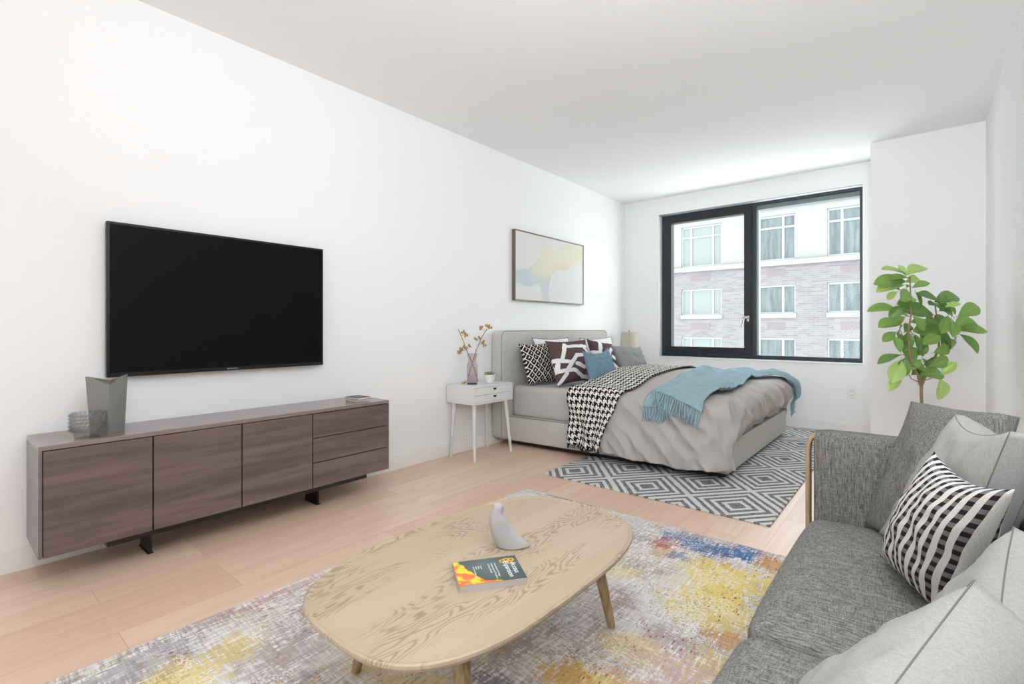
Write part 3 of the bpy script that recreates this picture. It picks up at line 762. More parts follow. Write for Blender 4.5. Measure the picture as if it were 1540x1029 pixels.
def bandP(cl, fu, fv, off, slant=0.0, amp=1.0):
    p = band(cl, fu, fv, slant); s = (fu-0.5)*2
    wr = 0.022*abs(nz(fu*3.2+1, fv*3.5, 2))*2 + 0.020*max(0, math.sin(fu*12+5*nz(fv*4, 1)+fv*6))*sstep(0.10, 0.4, fv) + 0.022*max(0, 0.5-2.2*abs(nz(fu*4+fv*3, fv*9-fu*2, 8)))*sstep(0.04, 0.15, fv)
    q = W(p.x, p.y, off+0.006+wr*amp)
    return q
def throw_piece(cl, nu, nv, off, slant, amp=1.0): 
    bm = BM(); grid(bm, lambda i, j: bandP(cl, i/(nu-1), j/(nv-1), off, slant, amp), nu, nv); return bm
bm = throw_piece(cl, 44, 150, 0.018, -0.05)
cl2 = [(-1.56, 3.60, 0.10), (-1.555, 3.7, 0.105), (-1.52, 3.85, 0.11), (-1.50, 4.0, 0.11)]
t2 = throw_piece(cl2, 16, 40, 0.004, 0.0, 0.3); merge(bm, t2)
o = obj('blue_throw', bm, BLUE, None, True); tag(o, 'dusty blue fringed throw draped along the foot of the bed', 'blanket')
md = o.modifiers.new('thickness', 'SOLIDIFY'); md.thickness = 0.006; md.offset = 1
def fringe_mesh(cl, n, off, slant, L, seed, end=0, amp=1.0):
    rnd = random.Random(seed); bm = BM()
    for k in range(n):
        fu = (k+0.5)/n; fv = 0.0 if end == 0 else 1.0
        a = band(cl, fu, fv, slant); b = band(cl, fu, 0.02 if end == 0 else 0.98, slant); d = (a-b).normalized()
        j = Vector((rnd.uniform(-0.25, 0.25), rnd.uniform(-0.1, 0.1)))
        pts = []
        for q in range(6):
            f = q/5; r_ = a + (d*L*f*rnd.uniform(0.93, 1.07)) + j*L*f*f
            pts.append(W(r_.x, r_.y, off+0.010+0.006*math.sin(k*1.7+f*3)*f + (0.010 if k % 2 else 0)))
        if amp: pts[0] = bandP(cl, fu, fv, off, slant, amp)
        tube(bm, pts, [0.0035, 0.005, 0.0058, 0.0058, 0.0055, 0.003], 6)
    return bm
obj('fringe', fringe_mesh(cl, 40, 0.022, -0.05, 0.105, 3), BLUE, o, True)
obj('fringe', fringe_mesh(cl2, 18, 0.008, 0.0, 0.10, 4, amp=0.3), BLUE, o, True)
bm = BM(); rnd = random.Random(5)
for k in range(16):
    f = k/15; a = bandP(cl, f, 1.0, 0.018); 
    pts = [a + Vector((rnd.uniform(-0.01, 0.014)*q/4, rnd.uniform(-0.008, 0.008)*q/4, -0.03*q)) for q in range(5)]
    tube(bm, pts, [0.004, 0.005, 0.005, 0.0045, 0.002], 6)
obj('fringe', bm, BLUE, o, True)

# ---------------------------------------------------------------- cushions
def cushion(name, label, cat, BL, BR_, TR, TL, T, mat, gus=0.0, pinch=0.05, wr=0.006, seed=1, n=30, group=None, p=2.0, seam=None, sag=0.0):
    """four corners of the front seam; the back seam lies 'gus' behind; both faces bulge by T"""
    BL, BR_, TR, TL = map(Vector, (BL, BR_, TR, TL))
    nrm = ((BR_-BL)+(TR-TL)).cross((TL-BL)+(TR-BR_)).normalized()
    wu = ((BR_-BL).length+(TR-TL).length)/2; wv = ((TL-BL).length+(TR-BR_).length)/2
    def surf(u, v, side):
        s, q = 2*u-1, 2*v-1
        pu = u + pinch*s*-1*(1-q*q)*(abs(s)**3)*0.9; pv = v - pinch*q*(1-s*s)*(abs(q)**3)*0.9
        if q > 0: pv -= sag*(1-s*s)*q
        c = BL*(1-pu)*(1-pv) + BR_*pu*(1-pv) + TR*pu*pv + TL*(1-pu)*pv
        b = max(0, (1-abs(s)**p))**0.55 * max(0, (1-abs(q)**p))**0.55
        # creases that run in from the corners
        rr = nz(s*2.3+seed, q*2.3, side*3.0) ; cs = max(abs(s), abs(q))
        cre = math.sin(math.atan2(q, s)*9 + 3*nz(s*2, q*2, seed))*sstep(0.45, 0.85, cs)*b
        k = T*b*(1+0.10*rr) + wr*(nz(s*4+seed, q*4, 2.0)*2*b + cre*0.9)
        return c + nrm*side*k + (nrm*-gus if side < 0 else Vector())
    bm = BM()
    uf = lambda a, b: (a/(n-1)*wu, b/(n-1)*wv)
    V1 = grid(bm, lambda i, j: surf(i/(n-1), j/(n-1), 1), n, n, uf)
    V2 = grid(bm, lambda i, j: surf(i/(n-1), j/(n-1), -1), n, n, uf)
    ring = [(i, 0) for i in range(n)] + [(n-1, j) for j in range(1, n)] + [(i, n-1) for i in range(n-2, -1, -1)] + [(0, j) for j in range(n-2, 0, -1)]
    if gus > 0:
        uvl = bm.loops.layers.uv.verify(); prev = [V1[a][b] for a, b in ring]; G = 5
        for g in range(1, G+1):
            f = g/G
            if g == G: cur = [V2[a][b] for a, b in ring]
            else:
                cur = []
                for a, b in ring:
                    s, q = 2*a/(n-1)-1, 2*b/(n-1)-1
                    c = V1[a][b].co.lerp(V2[a][b].co, f); out = ((BR_-BL).normalized()*(s if abs(s) > 0.98 else 0) + (TL-BL).normalized()*(q if abs(q) > 0.98 else 0))
                    e = (1-min(abs(s), abs(q))**4)
                    cur.append(bm.verts.new(c + out*math.sin(f*math.pi)*gus*0.16*e))
            for k in range(len(ring)):
                l = (k+1) % len(ring)
                try:
                    fc = bm.faces.new([prev[k], prev[l], cur[l], cur[k]])
                    for lp, uv in zip(fc.loops, ((k, g-1), (k+1, g-1), (k+1, g), (k, g))): lp[uvl].uv = (uv[0]*wu/n, uv[1]*gus/G)
                except ValueError: pass
            prev = cur
    else:
        bmesh.ops.remove_doubles(bm, verts=bm.verts, dist=1e-5)
    o = obj(name, bm, mat, None, True); tag(o, label, cat, group)
    if seam:
        for side in ((1, -1) if gus else (1,)):
            b2 = BM(); P = [surf(a/(n-1), b/(n-1), side) for a, b in ring]; tube(b2, P+[P[0]], seam[1], 6, False); obj('piping', b2, seam[0], o, True)
    return o
# bed pillow fabrics
def seg(m, x, y, x1, y1, x2, y2):
    dx, dy = x2-x1, y2-y1; L2 = dx*dx+dy*dy
    t = ((x-x1)*dx + (y-y1)*dy)*(1/L2); t = t.mx(0.0).mn(1.0)
    a = x - x1 - t*dx; b = y - y1 - t*dy
    return (a*a + b*b).sqrt()
m = M('brown_white_geometric_cotton', 0.9, spec=0.1); x, y, z = m.coord('UV')
x = x*(1/0.60); y = y*(1/0.40)
d = None
for s_ in [(0.36, 1.02, 0.19, 0.63), (0.40, 0.95, 0.95, 0.94), (0.80, 0.96, 1.0, 0.72), (-0.02, 0.63, 0.36, 0.51), (0.27, 0.36, 0.55, 0.68), (0.55, 0.68, 0.88, 0.67),
           (0.52, 0.46, 0.68, 0.36), (0.68, 0.36, 1.0, 0.36), (-0.02, 0.33, 0.40, 0.31), (0.40, 0.31, 0.66, 0.10), (0.22, 0.24, 0.0, -0.03), (0.66, 0.1, 1.02, 0.06), (0.08, 0.55, 0.04, 0.40)]:
    q = seg(m, x, y, *s_); d = q if d is None else d.mn(q)
nf = m.noise(m.vec(x, y, 0.0), 120, 2)
m.color(m.mix(d.lt(0.049), m.mix(nf, lin(82, 62, 64), lin(104, 82, 84)), lin(236, 234, 234))); m.bump(nf, 0.2, 0.001); BROWN = m.mat
m = M('black_white_lattice_cotton', 0.9, spec=0.1); x, y, z = m.coord('UV')
c_ = 0.085
a = ((x+y)*(1/c_)); b = ((x-y)*(1/c_)) + (y*(9.0)).sin()*0.0
fa, fb = a.frac(), b.frac()
line = (fa.lt(0.14) + fb.lt(0.14)).mn(1.0)
inner = ((fa-0.62).abs() + (fb-0.45).abs()).lt(0.30) * (fb-0.5).gt(0.0)
m.color(m.mix((line + inner*0.9).mn(1.0), lin(44, 38, 40), lin(232, 228, 224))); LATT = m.mat
BLV = fabric('blue_chambray', (120, 146, 162), (104, 130, 148), 500, 0.4, bump=0.1)
GRV = fabric('grey_velvet_cotton', (150, 150, 150), (138, 138, 138), 500, 0.3, bump=0.1)
WHC = plain('white_cotton', (232, 231, 232), 0.9, 0.1)
DKP = plain('dark_brown_piping', (60, 50, 52), 0.9)
# behind everything: two white sleeping pillows with dark piping
cushion('pillow', 'white pillow with thin dark piping leaning on the headboard behind the patterned cushions', 'pillow',
        (-2.80, 3.85, 0.585), (-2.82, 4.50, 0.585), (-2.955, 4.50, 1.005), (-2.955, 3.85, 1.01), 0.055, WHC, seam=(DKP, 0.003), seed=3, wr=0.008)
cushion('pillow', 'white piped pillow at the window side of the headboard, tip showing above the grey cushion', 'pillow',
        (-2.76, 4.72, 0.60), (-2.76, 5.30, 0.60), (-2.90, 5.36, 1.0), (-2.95, 4.72, 0.99), 0.07, WHC, seam=(DKP, 0.003), seed=5, wr=0.008)
cushion('cushion', 'black and white lattice cushion nearest the headboard corner by the nightstand', 'cushion',
        (-2.80, 3.60, 0.575), (-2.76, 4.02, 0.575), (-2.90, 4.08, 0.965), (-2.94, 3.62, 0.96), 0.065, LATT, seed=7)
cushion('cushion', 'brown and white geometric cushion in front of the lattice cushion', 'cushion',
        (-2.53, 3.68, 0.58), (-2.50, 4.28, 0.58), (-2.70, 4.44, 0.99), (-2.74, 3.77, 0.985), 0.075, BROWN, seed=9)
cushion('cushion', 'brown and white geometric cushion mostly hidden behind the blue one', 'cushion',
        (-2.64, 4.58, 0.60), (-2.62, 5.10, 0.60), (-2.76, 5.10, 0.95), (-2.80, 4.62, 0.99), 0.07, BROWN, seed=11)
cushion('cushion', 'small plain blue cushion in the middle of the bed cushions', 'cushion',
        (-2.30, 3.86, 0.60), (-2.28, 4.36, 0.64), (-2.43, 4.43, 0.915), (-2.43, 3.92, 0.905), 0.07, BLV, seed=13, pinch=0.10, wr=0.009, sag=0.10)
cushion('cushion', 'mid grey cushion nearest the window in front of the white pillow', 'cushion',
        (-2.30, 4.52, 0.64), (-2.28, 5.04, 0.64), (-2.40, 5.10, 0.90), (-2.48, 4.56, 0.935), 0.08, GRV, seed=15, pinch=0.06, wr=0.012, sag=0.05)

# ---------------------------------------------------------------- rugs
m = M('grey_diamond_rug_pile', 1.0, spec=0.05); x, y, z = m.coord()
AX, AY = 0.585, 0.705
wob = m.noise(m.vec(x, y, 0.0), 18, 2)
xx = x + (wob-0.5)*0.012; yy = y + (wob-0.5)*0.012
def dd(ox, oy):
    a = (((xx+ox)*(1/AX)).frac()-0.5).abs()*2; b = (((yy+oy)*(1/AY)).frac()-0.5).abs()*2
    return a + b
A_ = dd(0.875+AX/2, -3.21+AY/2); B_2 = dd(0.875, -3.21)
d = A_.mn(B_2)
rr = (d*4.0)
st = (rr-0.02).frac()
fz = m.noise(m.vec(x*0.25, y, 0.0), 130, 3, 0.7); fz2 = m.noise(m.vec(x, y, 0.0), 350, 2)
dark = ((st-0.5).abs()*2.0).mn(9.0)
mask = dark.lt(0.52) * d.lt(0.92) + d.lt(0.10)
mask = mask.mn(1.0)*(0.62 + fz.sm(0.35, 0.6)*0.38)
m.color(m.mix(mask, m.mix(fz2, lin(226, 226, 224), lin(208, 208, 206)), m.mix(fz2, lin(84, 84, 84), lin(120, 120, 120)))); m.bump(fz2+fz*0.5, 0.5, 0.004); RUG2 = m.mat
bm = BM(); box(bm, -2.19, 3.005, 0.0, -0.645, 6.20, 0.010, 0.003)
o = obj('diamond_rug', bm, RUG2); tag(o, 'white and charcoal concentric diamond rug under the bed', 'rug')

m = M('faded_abstract_rug_pile', 1.0, spec=0.05); x, y, z = m.coord()
v3 = m.vec(x, y, 0.0)
sx_ = m.noise(m.vec(x*1.0, y*7, 0.0), 13, 4, 0.7)      # short threads across
sy_ = m.noise(m.vec(x*7, y*1.0, 3.0), 12, 4, 0.7)      # threads along the length
lo = m.noise(v3, 3.2, 3, 0.6); lo2 = m.noise(m.vec(x, y, 7.0), 5.5, 4, 0.65)
blk = m.noise(m.vec((x*38).floor()*0.06, (y*30).floor()*0.06, 2.0), 9, 2)
thr = (sx_ + sy_)*0.5
base = m.mix((lo*1.1+thr*1.2-0.65).sm(0.36, 0.58), lin(174, 162, 158), lin(212, 207, 204))
base = m.mix((sy_*0.5+sx_*0.4+lo2*0.25-0.07).sm(0.52, 0.60)*0.85, base, lin(238, 235, 233))
base = m.mix(((lo2*0.4+sx_*0.6).sm(0.57, 0.65))*0.45, base, lin(160, 138, 135))
def blob(cx_, cy_, rx, ry, edge=0.5):
    a = (x-cx_)*(1/rx); b = (y-cy_)*(1/ry)
    return (a*a+b*b).sqrt() + (lo2-0.5)*1.5 + (thr-0.5)*5.0 + (blk-0.5)*0.8
def patch(base, c, col, st=0.85, e=0.18):
    return m.mix(c.sm(1.0+e, 1.0-e)*(st*0.9), base, lin(*col))
Yl, Or, Bl, Rd, Pk, Nv = (226, 202, 108), (198, 140, 66), (62, 110, 160), (166, 46, 60), (200, 168, 168), (96, 96, 120)
for args, col, st_ in [
    ((-0.64, 1.95, 0.17, 0.12), Yl, .7), ((-0.66, 2.22, 0.13, 0.20), Yl, .95), ((-0.80, 2.30, 0.08, 0.10), Yl, .5), ((-0.72, 1.30, 0.20, 0.10), Yl, .75), ((-0.75, 1.55, 0.12, .07), Yl, .55),
    ((-0.46, 2.30, 0.08, 0.16), Yl, .7), ((-0.50, 1.62, 0.1, 0.1), Yl, .45), ((-1.76, 0.50, 0.13, 0.09), Yl, .75), ((-1.80, .68, .07, .09), Yl, .5), ((-1.20, 0.95, 0.25, 0.1), Yl, .5),
    ((-1.05, 2.0, 0.12, 0.07), Yl, .35), ((-.9, 1.0, .2, .1), Yl, .5), ((-0.50, 2.52, 0.09, 0.08), Or, .8), ((-0.52, 1.80, 0.08, 0.05), Or, .7), ((-0.86, 1.28, 0.10, 0.07), Or, .6), ((-0.97, 2.33, 0.08, 0.08), Or, .6),
    ((-0.62, 1.40, 0.12, 0.05), Or, .5), ((-0.80, 2.50, 0.15, 0.075), Bl, .95), ((-0.98, 2.52, 0.08, 0.07), Bl, .7), ((-.67, 2.56, .06, .09), Bl, .9), ((-0.90, 2.33, 0.05, 0.05), Bl, .6),
    ((-1.70, 2.45, 0.05, 0.08), Bl, .5), ((-1.35, 2.55, 0.25, 0.06), Nv, .15), ((-1.2, 0.75, 0.2, 0.1), Nv, .3), ((-1.95, 0.45, 0.10, 0.16), Nv, .4), ((-0.98, 1.12, 0.1, 0.05), Nv, .6),
    ((-0.42, 1.35, 0.07, 0.07), Rd, .85), ((-0.45, 1.05, 0.07, 0.05), Rd, .7), ((-2.03, 1.0, 0.03, 0.25), Rd, .3), ((-2.0, 1.5, 0.05, 0.3), Rd, .15), ((-.95, 1.75, .06, .12), Rd, .15), ((-0.52, 1.48, .2, .16), Pk, .6), ((-1.0, 2.42, .06, .08), Rd, .6)]:
    base = patch(base, blob(*args), col, st_)
def speck(base, seed, col, lo_, sxx, syy, st):
    a = m.noise(m.vec((x*sxx).floor()*0.37+seed, (y*syy).floor()*0.37, seed), 3.1, 2, 0.5)
    g = m.noise(m.vec(x, y, seed*3.0), 4.0, 3, 0.6)
    return m.mix((a.sm(lo_, lo_+0.03)*g.sm(0.52, 0.60))*st, base, lin(*col))
base = speck(base, 1.3, Rd, 0.62, 200, 70, .85); base = speck(base, 4.7, (70, 84, 140), 0.62, 240, 120, .55)
base = speck(base, 8.1, Yl, 0.58, 150, 90, .5); base = speck(base, 2.9, (140, 116, 116), 0.55, 220, 100, .5); base = speck(base, 6.6, (236, 233, 230), 0.52, 100, 240, .6)
m.color(m.mix((sy_.sm(0.56, 0.66))*0.45, base, lin(236, 232, 229))); m.bump(sx_+sy_, 0.3, 0.002); RUG1 = m.mat
bm = BM(); box(bm, -2.075, 0.10, 0.0, -0.33, 2.65, 0.009, 0.003)
o = obj('abstract_rug', bm, RUG1); tag(o, 'faded multicolour abstract rug with yellow and blue patches under the coffee table', 'rug')

# ---------------------------------------------------------------- coffee table
m = M('pale_oak_cathedral_grain', 0.45, spec=0.4); x, y, z = m.coord()
field = m.noise(m.vec(x*3.2, y*0.8, z), 2.6, 3, 0.5, 0.15)
f2 = m.noise(m.vec(x*30, y*6, 0.0), 2.0, 3)
ringv = ((field*150.0 + f2*2.2).sin()*0.5 + 0.5) ** 2.5
band_ = m.noise(m.vec(x*4.2+2.0, y*1.1, 5.0), 2.0, 2)
fine = m.noise(m.vec(x*70, y*4, z*70), 3.0, 4, 0.65)
pl = (x*(1/0.115)).floor(); plc = m.white(m.vec(pl, 1.0, 0.0))
c = m.mix(plc*0.5 + fine*0.4, lin(178, 158, 134), lin(194, 176, 153))
c = m.mix(ringv*band_.sm(0.47, 0.60)*0.6, c, lin(126, 105, 80))
c = m.mix(fine.sm(0.55, 0.75)*0.35, c, lin(156, 134, 104))
m.color(c); m.bump(ringv*-0.3+fine*0.4, 0.12, 0.0008); OAK = m.mat
m = M('oak_leg_grain', 0.45, spec=0.4); x, y, z = m.coord(); n = m.noise(m.vec(x*60, y*60, z*4), 2.0, 4)
m.color(m.mix(n.sm(0.35, 0.7), lin(170, 146, 112), lin(140, 116, 86))); OAKL = m.mat
tcx, tcy, tax, tay, tz = -1.055, 1.165, 0.335, 0.560, 0.38
t = thing('coffee_table', 'pale oak coffee table with rounded top and four splayed legs on the abstract rug', 'table', (tcx, tcy, 0))
def se(a, ax_, ay_, p=3.1):
    c, s = math.cos(a), math.sin(a)
    return (tcx+ax_*abs(c)**(2/p)*(1 if c > 0 else -1), tcy+ay_*abs(s)**(2/p)*(1 if s > 0 else -1))
bm = BM(); NA = 120
prof = [(-0.10, -0.030), (-0.03, -0.026), (-0.006, -0.014), (0.0, -0.004), (-0.001, 0.003), (-0.005, 0.006), (-0.009, 0.005), (-0.015, 0.0), (-0.06, 0.0)]
rg = []
for dr, dz in prof: rg.append([bm.verts.new((*se(2*math.pi*k/NA, tax+dr, tay+dr), tz+dz)) for k in range(NA)])
for a, b in zip(rg, rg[1:]):
    for k in range(NA): bm.faces.new([a[k], a[(k+1) % NA], b[(k+1) % NA], b[k]])
bm.faces.new(rg[0][::-1]); bm.faces.new(rg[-1]); obj('tabletop', bm, OAK, t, True, 30)
for (ax_, ay_), (bx_, by_) in (((-0.915, 1.545), (-0.872, 1.615)), ((-1.24, 0.87), (-1.385, 0.885)), ((-1.22, 1.46), (-1.32, 1.56)), ((-0.87, 0.85), (-0.79, 0.78))):
    bm = BM(); tube(bm, [(ax_, ay_, tz-0.026), (lerp(ax_, bx_, 0.5), lerp(ay_, by_, 0.5), 0.185), (bx_, by_, 0.010)], [0.023, 0.020, 0.0145], 20); obj('leg', bm, OAKL, t, True, 50)

# book on the table
m = M('printed_book_cover', 0.22, spec=0.5)
at = m.nt.nodes.new('ShaderNodeAttribute'); at.attribute_name = 'paint'; at.attribute_type = 'GEOMETRY'; m.color(S(m.nt, at.outputs['Color'])); COV = m.mat
A_b, B_b, C_b = Vector((-1.079, 1.017, 0)), Vector((-0.967, 1.173, 0)), Vector((-0.841, 1.112, 0))
upd = (B_b-A_b).normalized(); rtd = Vector((upd.y, -upd.x, 0)); bw, bh = 0.139, 0.192
th = 0.019
t = thing('paperback_book', 'dark slate paperback with orange leaf cover lying on the coffee table', 'book', (A_b.x, A_b.y, tz))
def bp(u, v, zz): p = A_b + rtd*u*bw + upd*v*bh; return (p.x, p.y, tz+0.0005+zz)
def bbox(bm, u0, v0, z0, u1, v1, z1): box(bm, u0, v0, z0, u1, v1, z1, fn=lambda a, b, c: bp(a, b, c))
bm = BM(); bbox(bm, 0.004, 0.004, 0.001, 0.996, 0.996, th-0.001); obj('pages', bm, plain('grey_book_pages', (186, 176, 172), 0.8), t)
bm = BM(); bbox(bm, 0, 0, 0, 1, 1, 0.001); bbox(bm, 0, 0.0, 0, 0.008, 1, th-0.0006); obj('back_cover', bm, plain('pale_book_spine', (190, 186, 186), 0.4), t)
bm = BM(); nu_, nv_ = 90, 120
grid(bm, lambda i, j: bp(i/(nu_-1), j/(nv_-1), th), nu_, nv_)
bbox(bm, 0, 0, th-0.0010, 1, 1, th-0.0002)
o = obj('front_cover', bm, COV, t)
ca = o.data.color_attributes.new('paint', 'FLOAT_COLOR', 'POINT')
leaf_b = [(-0.02, 0.10), (0.10, 0.10), (0.22, 0.16), (0.36, 0.17), (0.5, 0.24), (0.64, 0.28), (0.80, 0.34), (0.90, 0.40), (0.94, 0.52), (0.955, 0.62), (1.02, 0.66), (1.02, -0.05), (-0.02, -0.05)]
for k, v in enumerate(o.data.vertices):
    d = Vector((v.co.x - A_b.x + t.location.x*0, v.co.y - A_b.y, 0)); u = d.dot(rtd)/bw; q = d.dot(upd)/bh
    uu, qq = u+0.015*nz(u*30, q*30), q+0.02*nz(u*24, q*34, 4)
    base = Vector(lin(66, 78, 80)).lerp(Vector(lin(92, 106, 108)), sstep(0.8, 0.0, abs(u-0.35)+abs(q-0.55)))
    dl = pdist((uu, qq), leaf_b)
    lf = Vector(lin(244, 212, 40)).lerp(Vector(lin(236, 110, 56)), sstep(-0.05, 0.3, nz(u*5+1, q*5+4)+0.15))
    lf = lf.lerp(Vector(lin(246, 176, 44)), sstep(0.1, 0.4, nz(u*14, q*9, 3)))
    if u < 0.24 and q > 0.06 and u > 0.02: lf = lf.lerp(Vector(lin(96, 150, 60)), sstep(0.05, 0.09, q)*sstep(0.24, 0.1, u))
    c = lf if dl < 0 else base
    if -0.012 < dl < 0.012: c = c*0.5
    for ex, ey in ((0.16, 0.83), (0.28, 0.86), (0.2, 0.76), (0.17, 0.90)):
        if math.hypot(u-ex, (q-ey)*bh/bw) < 0.075 and math.hypot(u-ex, (q-ey)*bh/bw) > 0.035: c = Vector(lin(226, 176, 60))
    ca.data[k].color = (*c, 1)
LW = plain('white_cover_print', (232, 234, 234), 0.4)
Mr = Matrix((rtd, upd, Vector((0, 0, 1)))).transposed()
def btext(s, u, v, size, align='LEFT'): 
    p = bp(u, v, th+0.0002); text('lettering', s, size, p, Mr, LW, t, 0.0002, align)
btext('Access', 0.30, 0.90, 0.0235); btext('Expansion', 0.22, 0.795, 0.0235)
btext('Consciousness & Change', 0.24, 0.625, 0.0078); btext('Fundamentals and Transitions', 0.23, 0.575, 0.0078); btext('in Human Growth', 0.24, 0.525, 0.0078)
for k, s in enumerate(('Second', 'Edition', 'revised', 'with an introduction')): btext(s, 0.30, 0.40-k*0.038, 0.0062)

# bird figurine
m = M('grey_white_ceramic', 0.45, spec=0.4); x, y, z = m.coord(); n = m.noise(m.vec(x, y, z), 30, 3)
m.color(m.mix(n, lin(168, 166, 167), lin(184, 182, 183))); CER = m.mat
sl = [(548, 580, 850), (538, 552, 868), (526, 538, 876), (500, 522, 846), (470, 508, 812), (440, 496, 782), (400, 484, 744), (350, 470, 702), (310, 464, 670), (270, 464, 642), (240, 468, 622), (215, 474, 608), (190, 482, 608), (170, 492, 614), (150, 502, 614), (135, 510, 606), (122, 522, 594), (114, 542, 576)]
SC = 0.000336; org = Vector((-1.050, 1.232, tz+0.0005))
t0 = BM(); rings = []
for yy, a, b in sl:
    zz = (548-yy)*SC; L = (b-a)*SC; ring = []
    Dm = min(0.5*L*0.92, 0.0335)
    for k in range(28):
        th_ = 2*math.pi*k/28; uu = 0.5-0.5*math.cos(th_)
        kk = sstep(0.05, 0.085, L); w_ = lerp(2*math.sqrt(max(0, uu*(1-uu))), 1.75*(uu**0.5)*((1-uu)**0.75), kk)
        dep = Dm*w_*(1 if th_ < math.pi else -1)
        ring.append(t0.verts.new(org + Rv*((a-640)*SC + uu*L) + Fv*dep + Uv*zz))
    rings.append(ring)
for a, b in zip(rings, rings[1:]):
    for k in range(28): t0.faces.new([a[k], a[(k+1) % 28], b[(k+1) % 28], b[k]])
t0.faces.new(rings[0][::-1]); t0.faces.new(rings[-1])
bird = obj('bird_figurine', t0, CER, None, True); tag(bird, 'grey white ceramic bird figurine standing on the coffee table behind the book', 'figurine')
md = bird.modifiers.new('smooth', 'SUBSURF'); md.levels = 1; md.render_levels = 2
bm = BM(); b0 = org + Rv*((535-640)*SC) + Uv*((548-152)*SC)
tube(bm, [b0 + Rv*0.006, b0 - Rv*0.003 + Uv*0.004, b0 + Rv*((498-535)*SC) + Uv*(0.0125)], [0.0105, 0.0085, 0.0006], 14); obj('beak', bm, CER, bird, True)

# ---------------------------------------------------------------- sofa
def weave(name, c1, c2, ax_, rough=0.95):
    m = M(name, rough, spec=0.12); x, y, z = m.coord()
    st = {'x': m.vec(x*0.10, y, z), 'y': m.vec(x, y*0.10, z), 'z': m.vec(x, y, z*0.10)}
    a = m.noise(st[ax_], 420, 2, 0.5); ox = 'y' if ax_ == 'x' else 'x'
    b = m.noise(st[ox], 420, 2, 0.5); s2 = m.noise(m.vec(*(v*(0.06 if k == ax_ else 1) for k, v in zip('xyz', (x, y, z)))), 220, 2)
    f = (a*0.55 + b*0.35 + s2*0.25 - 0.07)
    m.color(m.mix(f.sm(0.34, 0.68), lin(*c1), lin(*c2))); m.bump(a+b, 0.3, 0.0012); return m.mat
SEAT = weave('grey_melange_seat_weave', (88, 87, 84), (160, 159, 154), 'x')
ARM = weave('grey_melange_arm_weave', (84, 83, 78), (142, 140, 133), 'z')
CUSHF = weave('grey_melange_cushion_weave', (90, 89, 85), (146, 144, 139), 'z')
m = M('walnut_stained_oak', 0.5); x, y, z = m.coord(); n = m.noise(m.vec(x*50, y*50, z*5), 2.0, 3)
m.color(m.mix(n.sm(0.35, 0.7), lin(176, 146, 116), lin(150, 120, 92))); POSTW = m.mat
def softbox(x0, y0, z0, x1, y1, z1, r=0.035, bul=(0.0, 0.0, 0.015), cuts=18, fn=None):
    bm = BM(); bmesh.ops.create_cube(bm, size=2); bmesh.ops.subdivide_edges(bm, edges=bm.edges[:], cuts=cuts, use_grid_fill=True)
    hx_, hy2, hz2 = (x1-x0)/2, (y1-y0)/2, (z1-z0)/2; c = Vector(((x0+x1)/2, (y0+y1)/2, (z0+z1)/2))
    for v in bm.verts:
        s = v.co.copy(); q = Vector((s.x*hx_, s.y*hy2, s.z*hz2))
        inn = Vector((max(-hx_+r, min(hx_-r, q.x)), max(-hy2+r, min(hy2-r, q.y)), max(-hz2+r, min(hz2-r, q.z))))
        d = q-inn
        if d.length > 1e-6: q = inn + d.normalized()*min(r, d.length if min(abs(d.x), abs(d.y), abs(d.z)) < 1e-6 and 0 else r)
        q.x += bul[0]*s.x*(1-s.y**4)*(1-s.z**2); q.y += bul[1]*s.y*(1-s.x**4)*(1-s.z**2); q.z += bul[2]*s.z*(1-s.x**4)*(1-s.y**4)
        q = c+q
        v.co = Vector(fn(*q)) if fn else q
    return bm
sf = thing('sofa', 'grey woven two-seat sofa with rounded wooden arm frames along the right wall', 'sofa', (0.0, 1.33, 0))
for a, b in ((1.335, 2.285), (0.385, 1.33)):
    obj('seat_cushion', softbox(-0.345, a, 0.205, 0.20, b, 0.355, 0.045, (0.016, 0.0, 0.020)), SEAT, sf, True)
obj('seat_base', softbox(-0.325, 0.36, 0.12, 0.36, 2.31, 0.215, 0.02, (0, 0, 0), 8), ARM, sf, True)
lean = lambda x, y, z: (x + 0.10*(z-0.2), y, z)
obj('backrest', softbox(0.17, 0.30, 0.15, 0.32, 2.36, 0.655, 0.05, (0.012, 0, 0.008), 18, lean), ARM, sf, True)
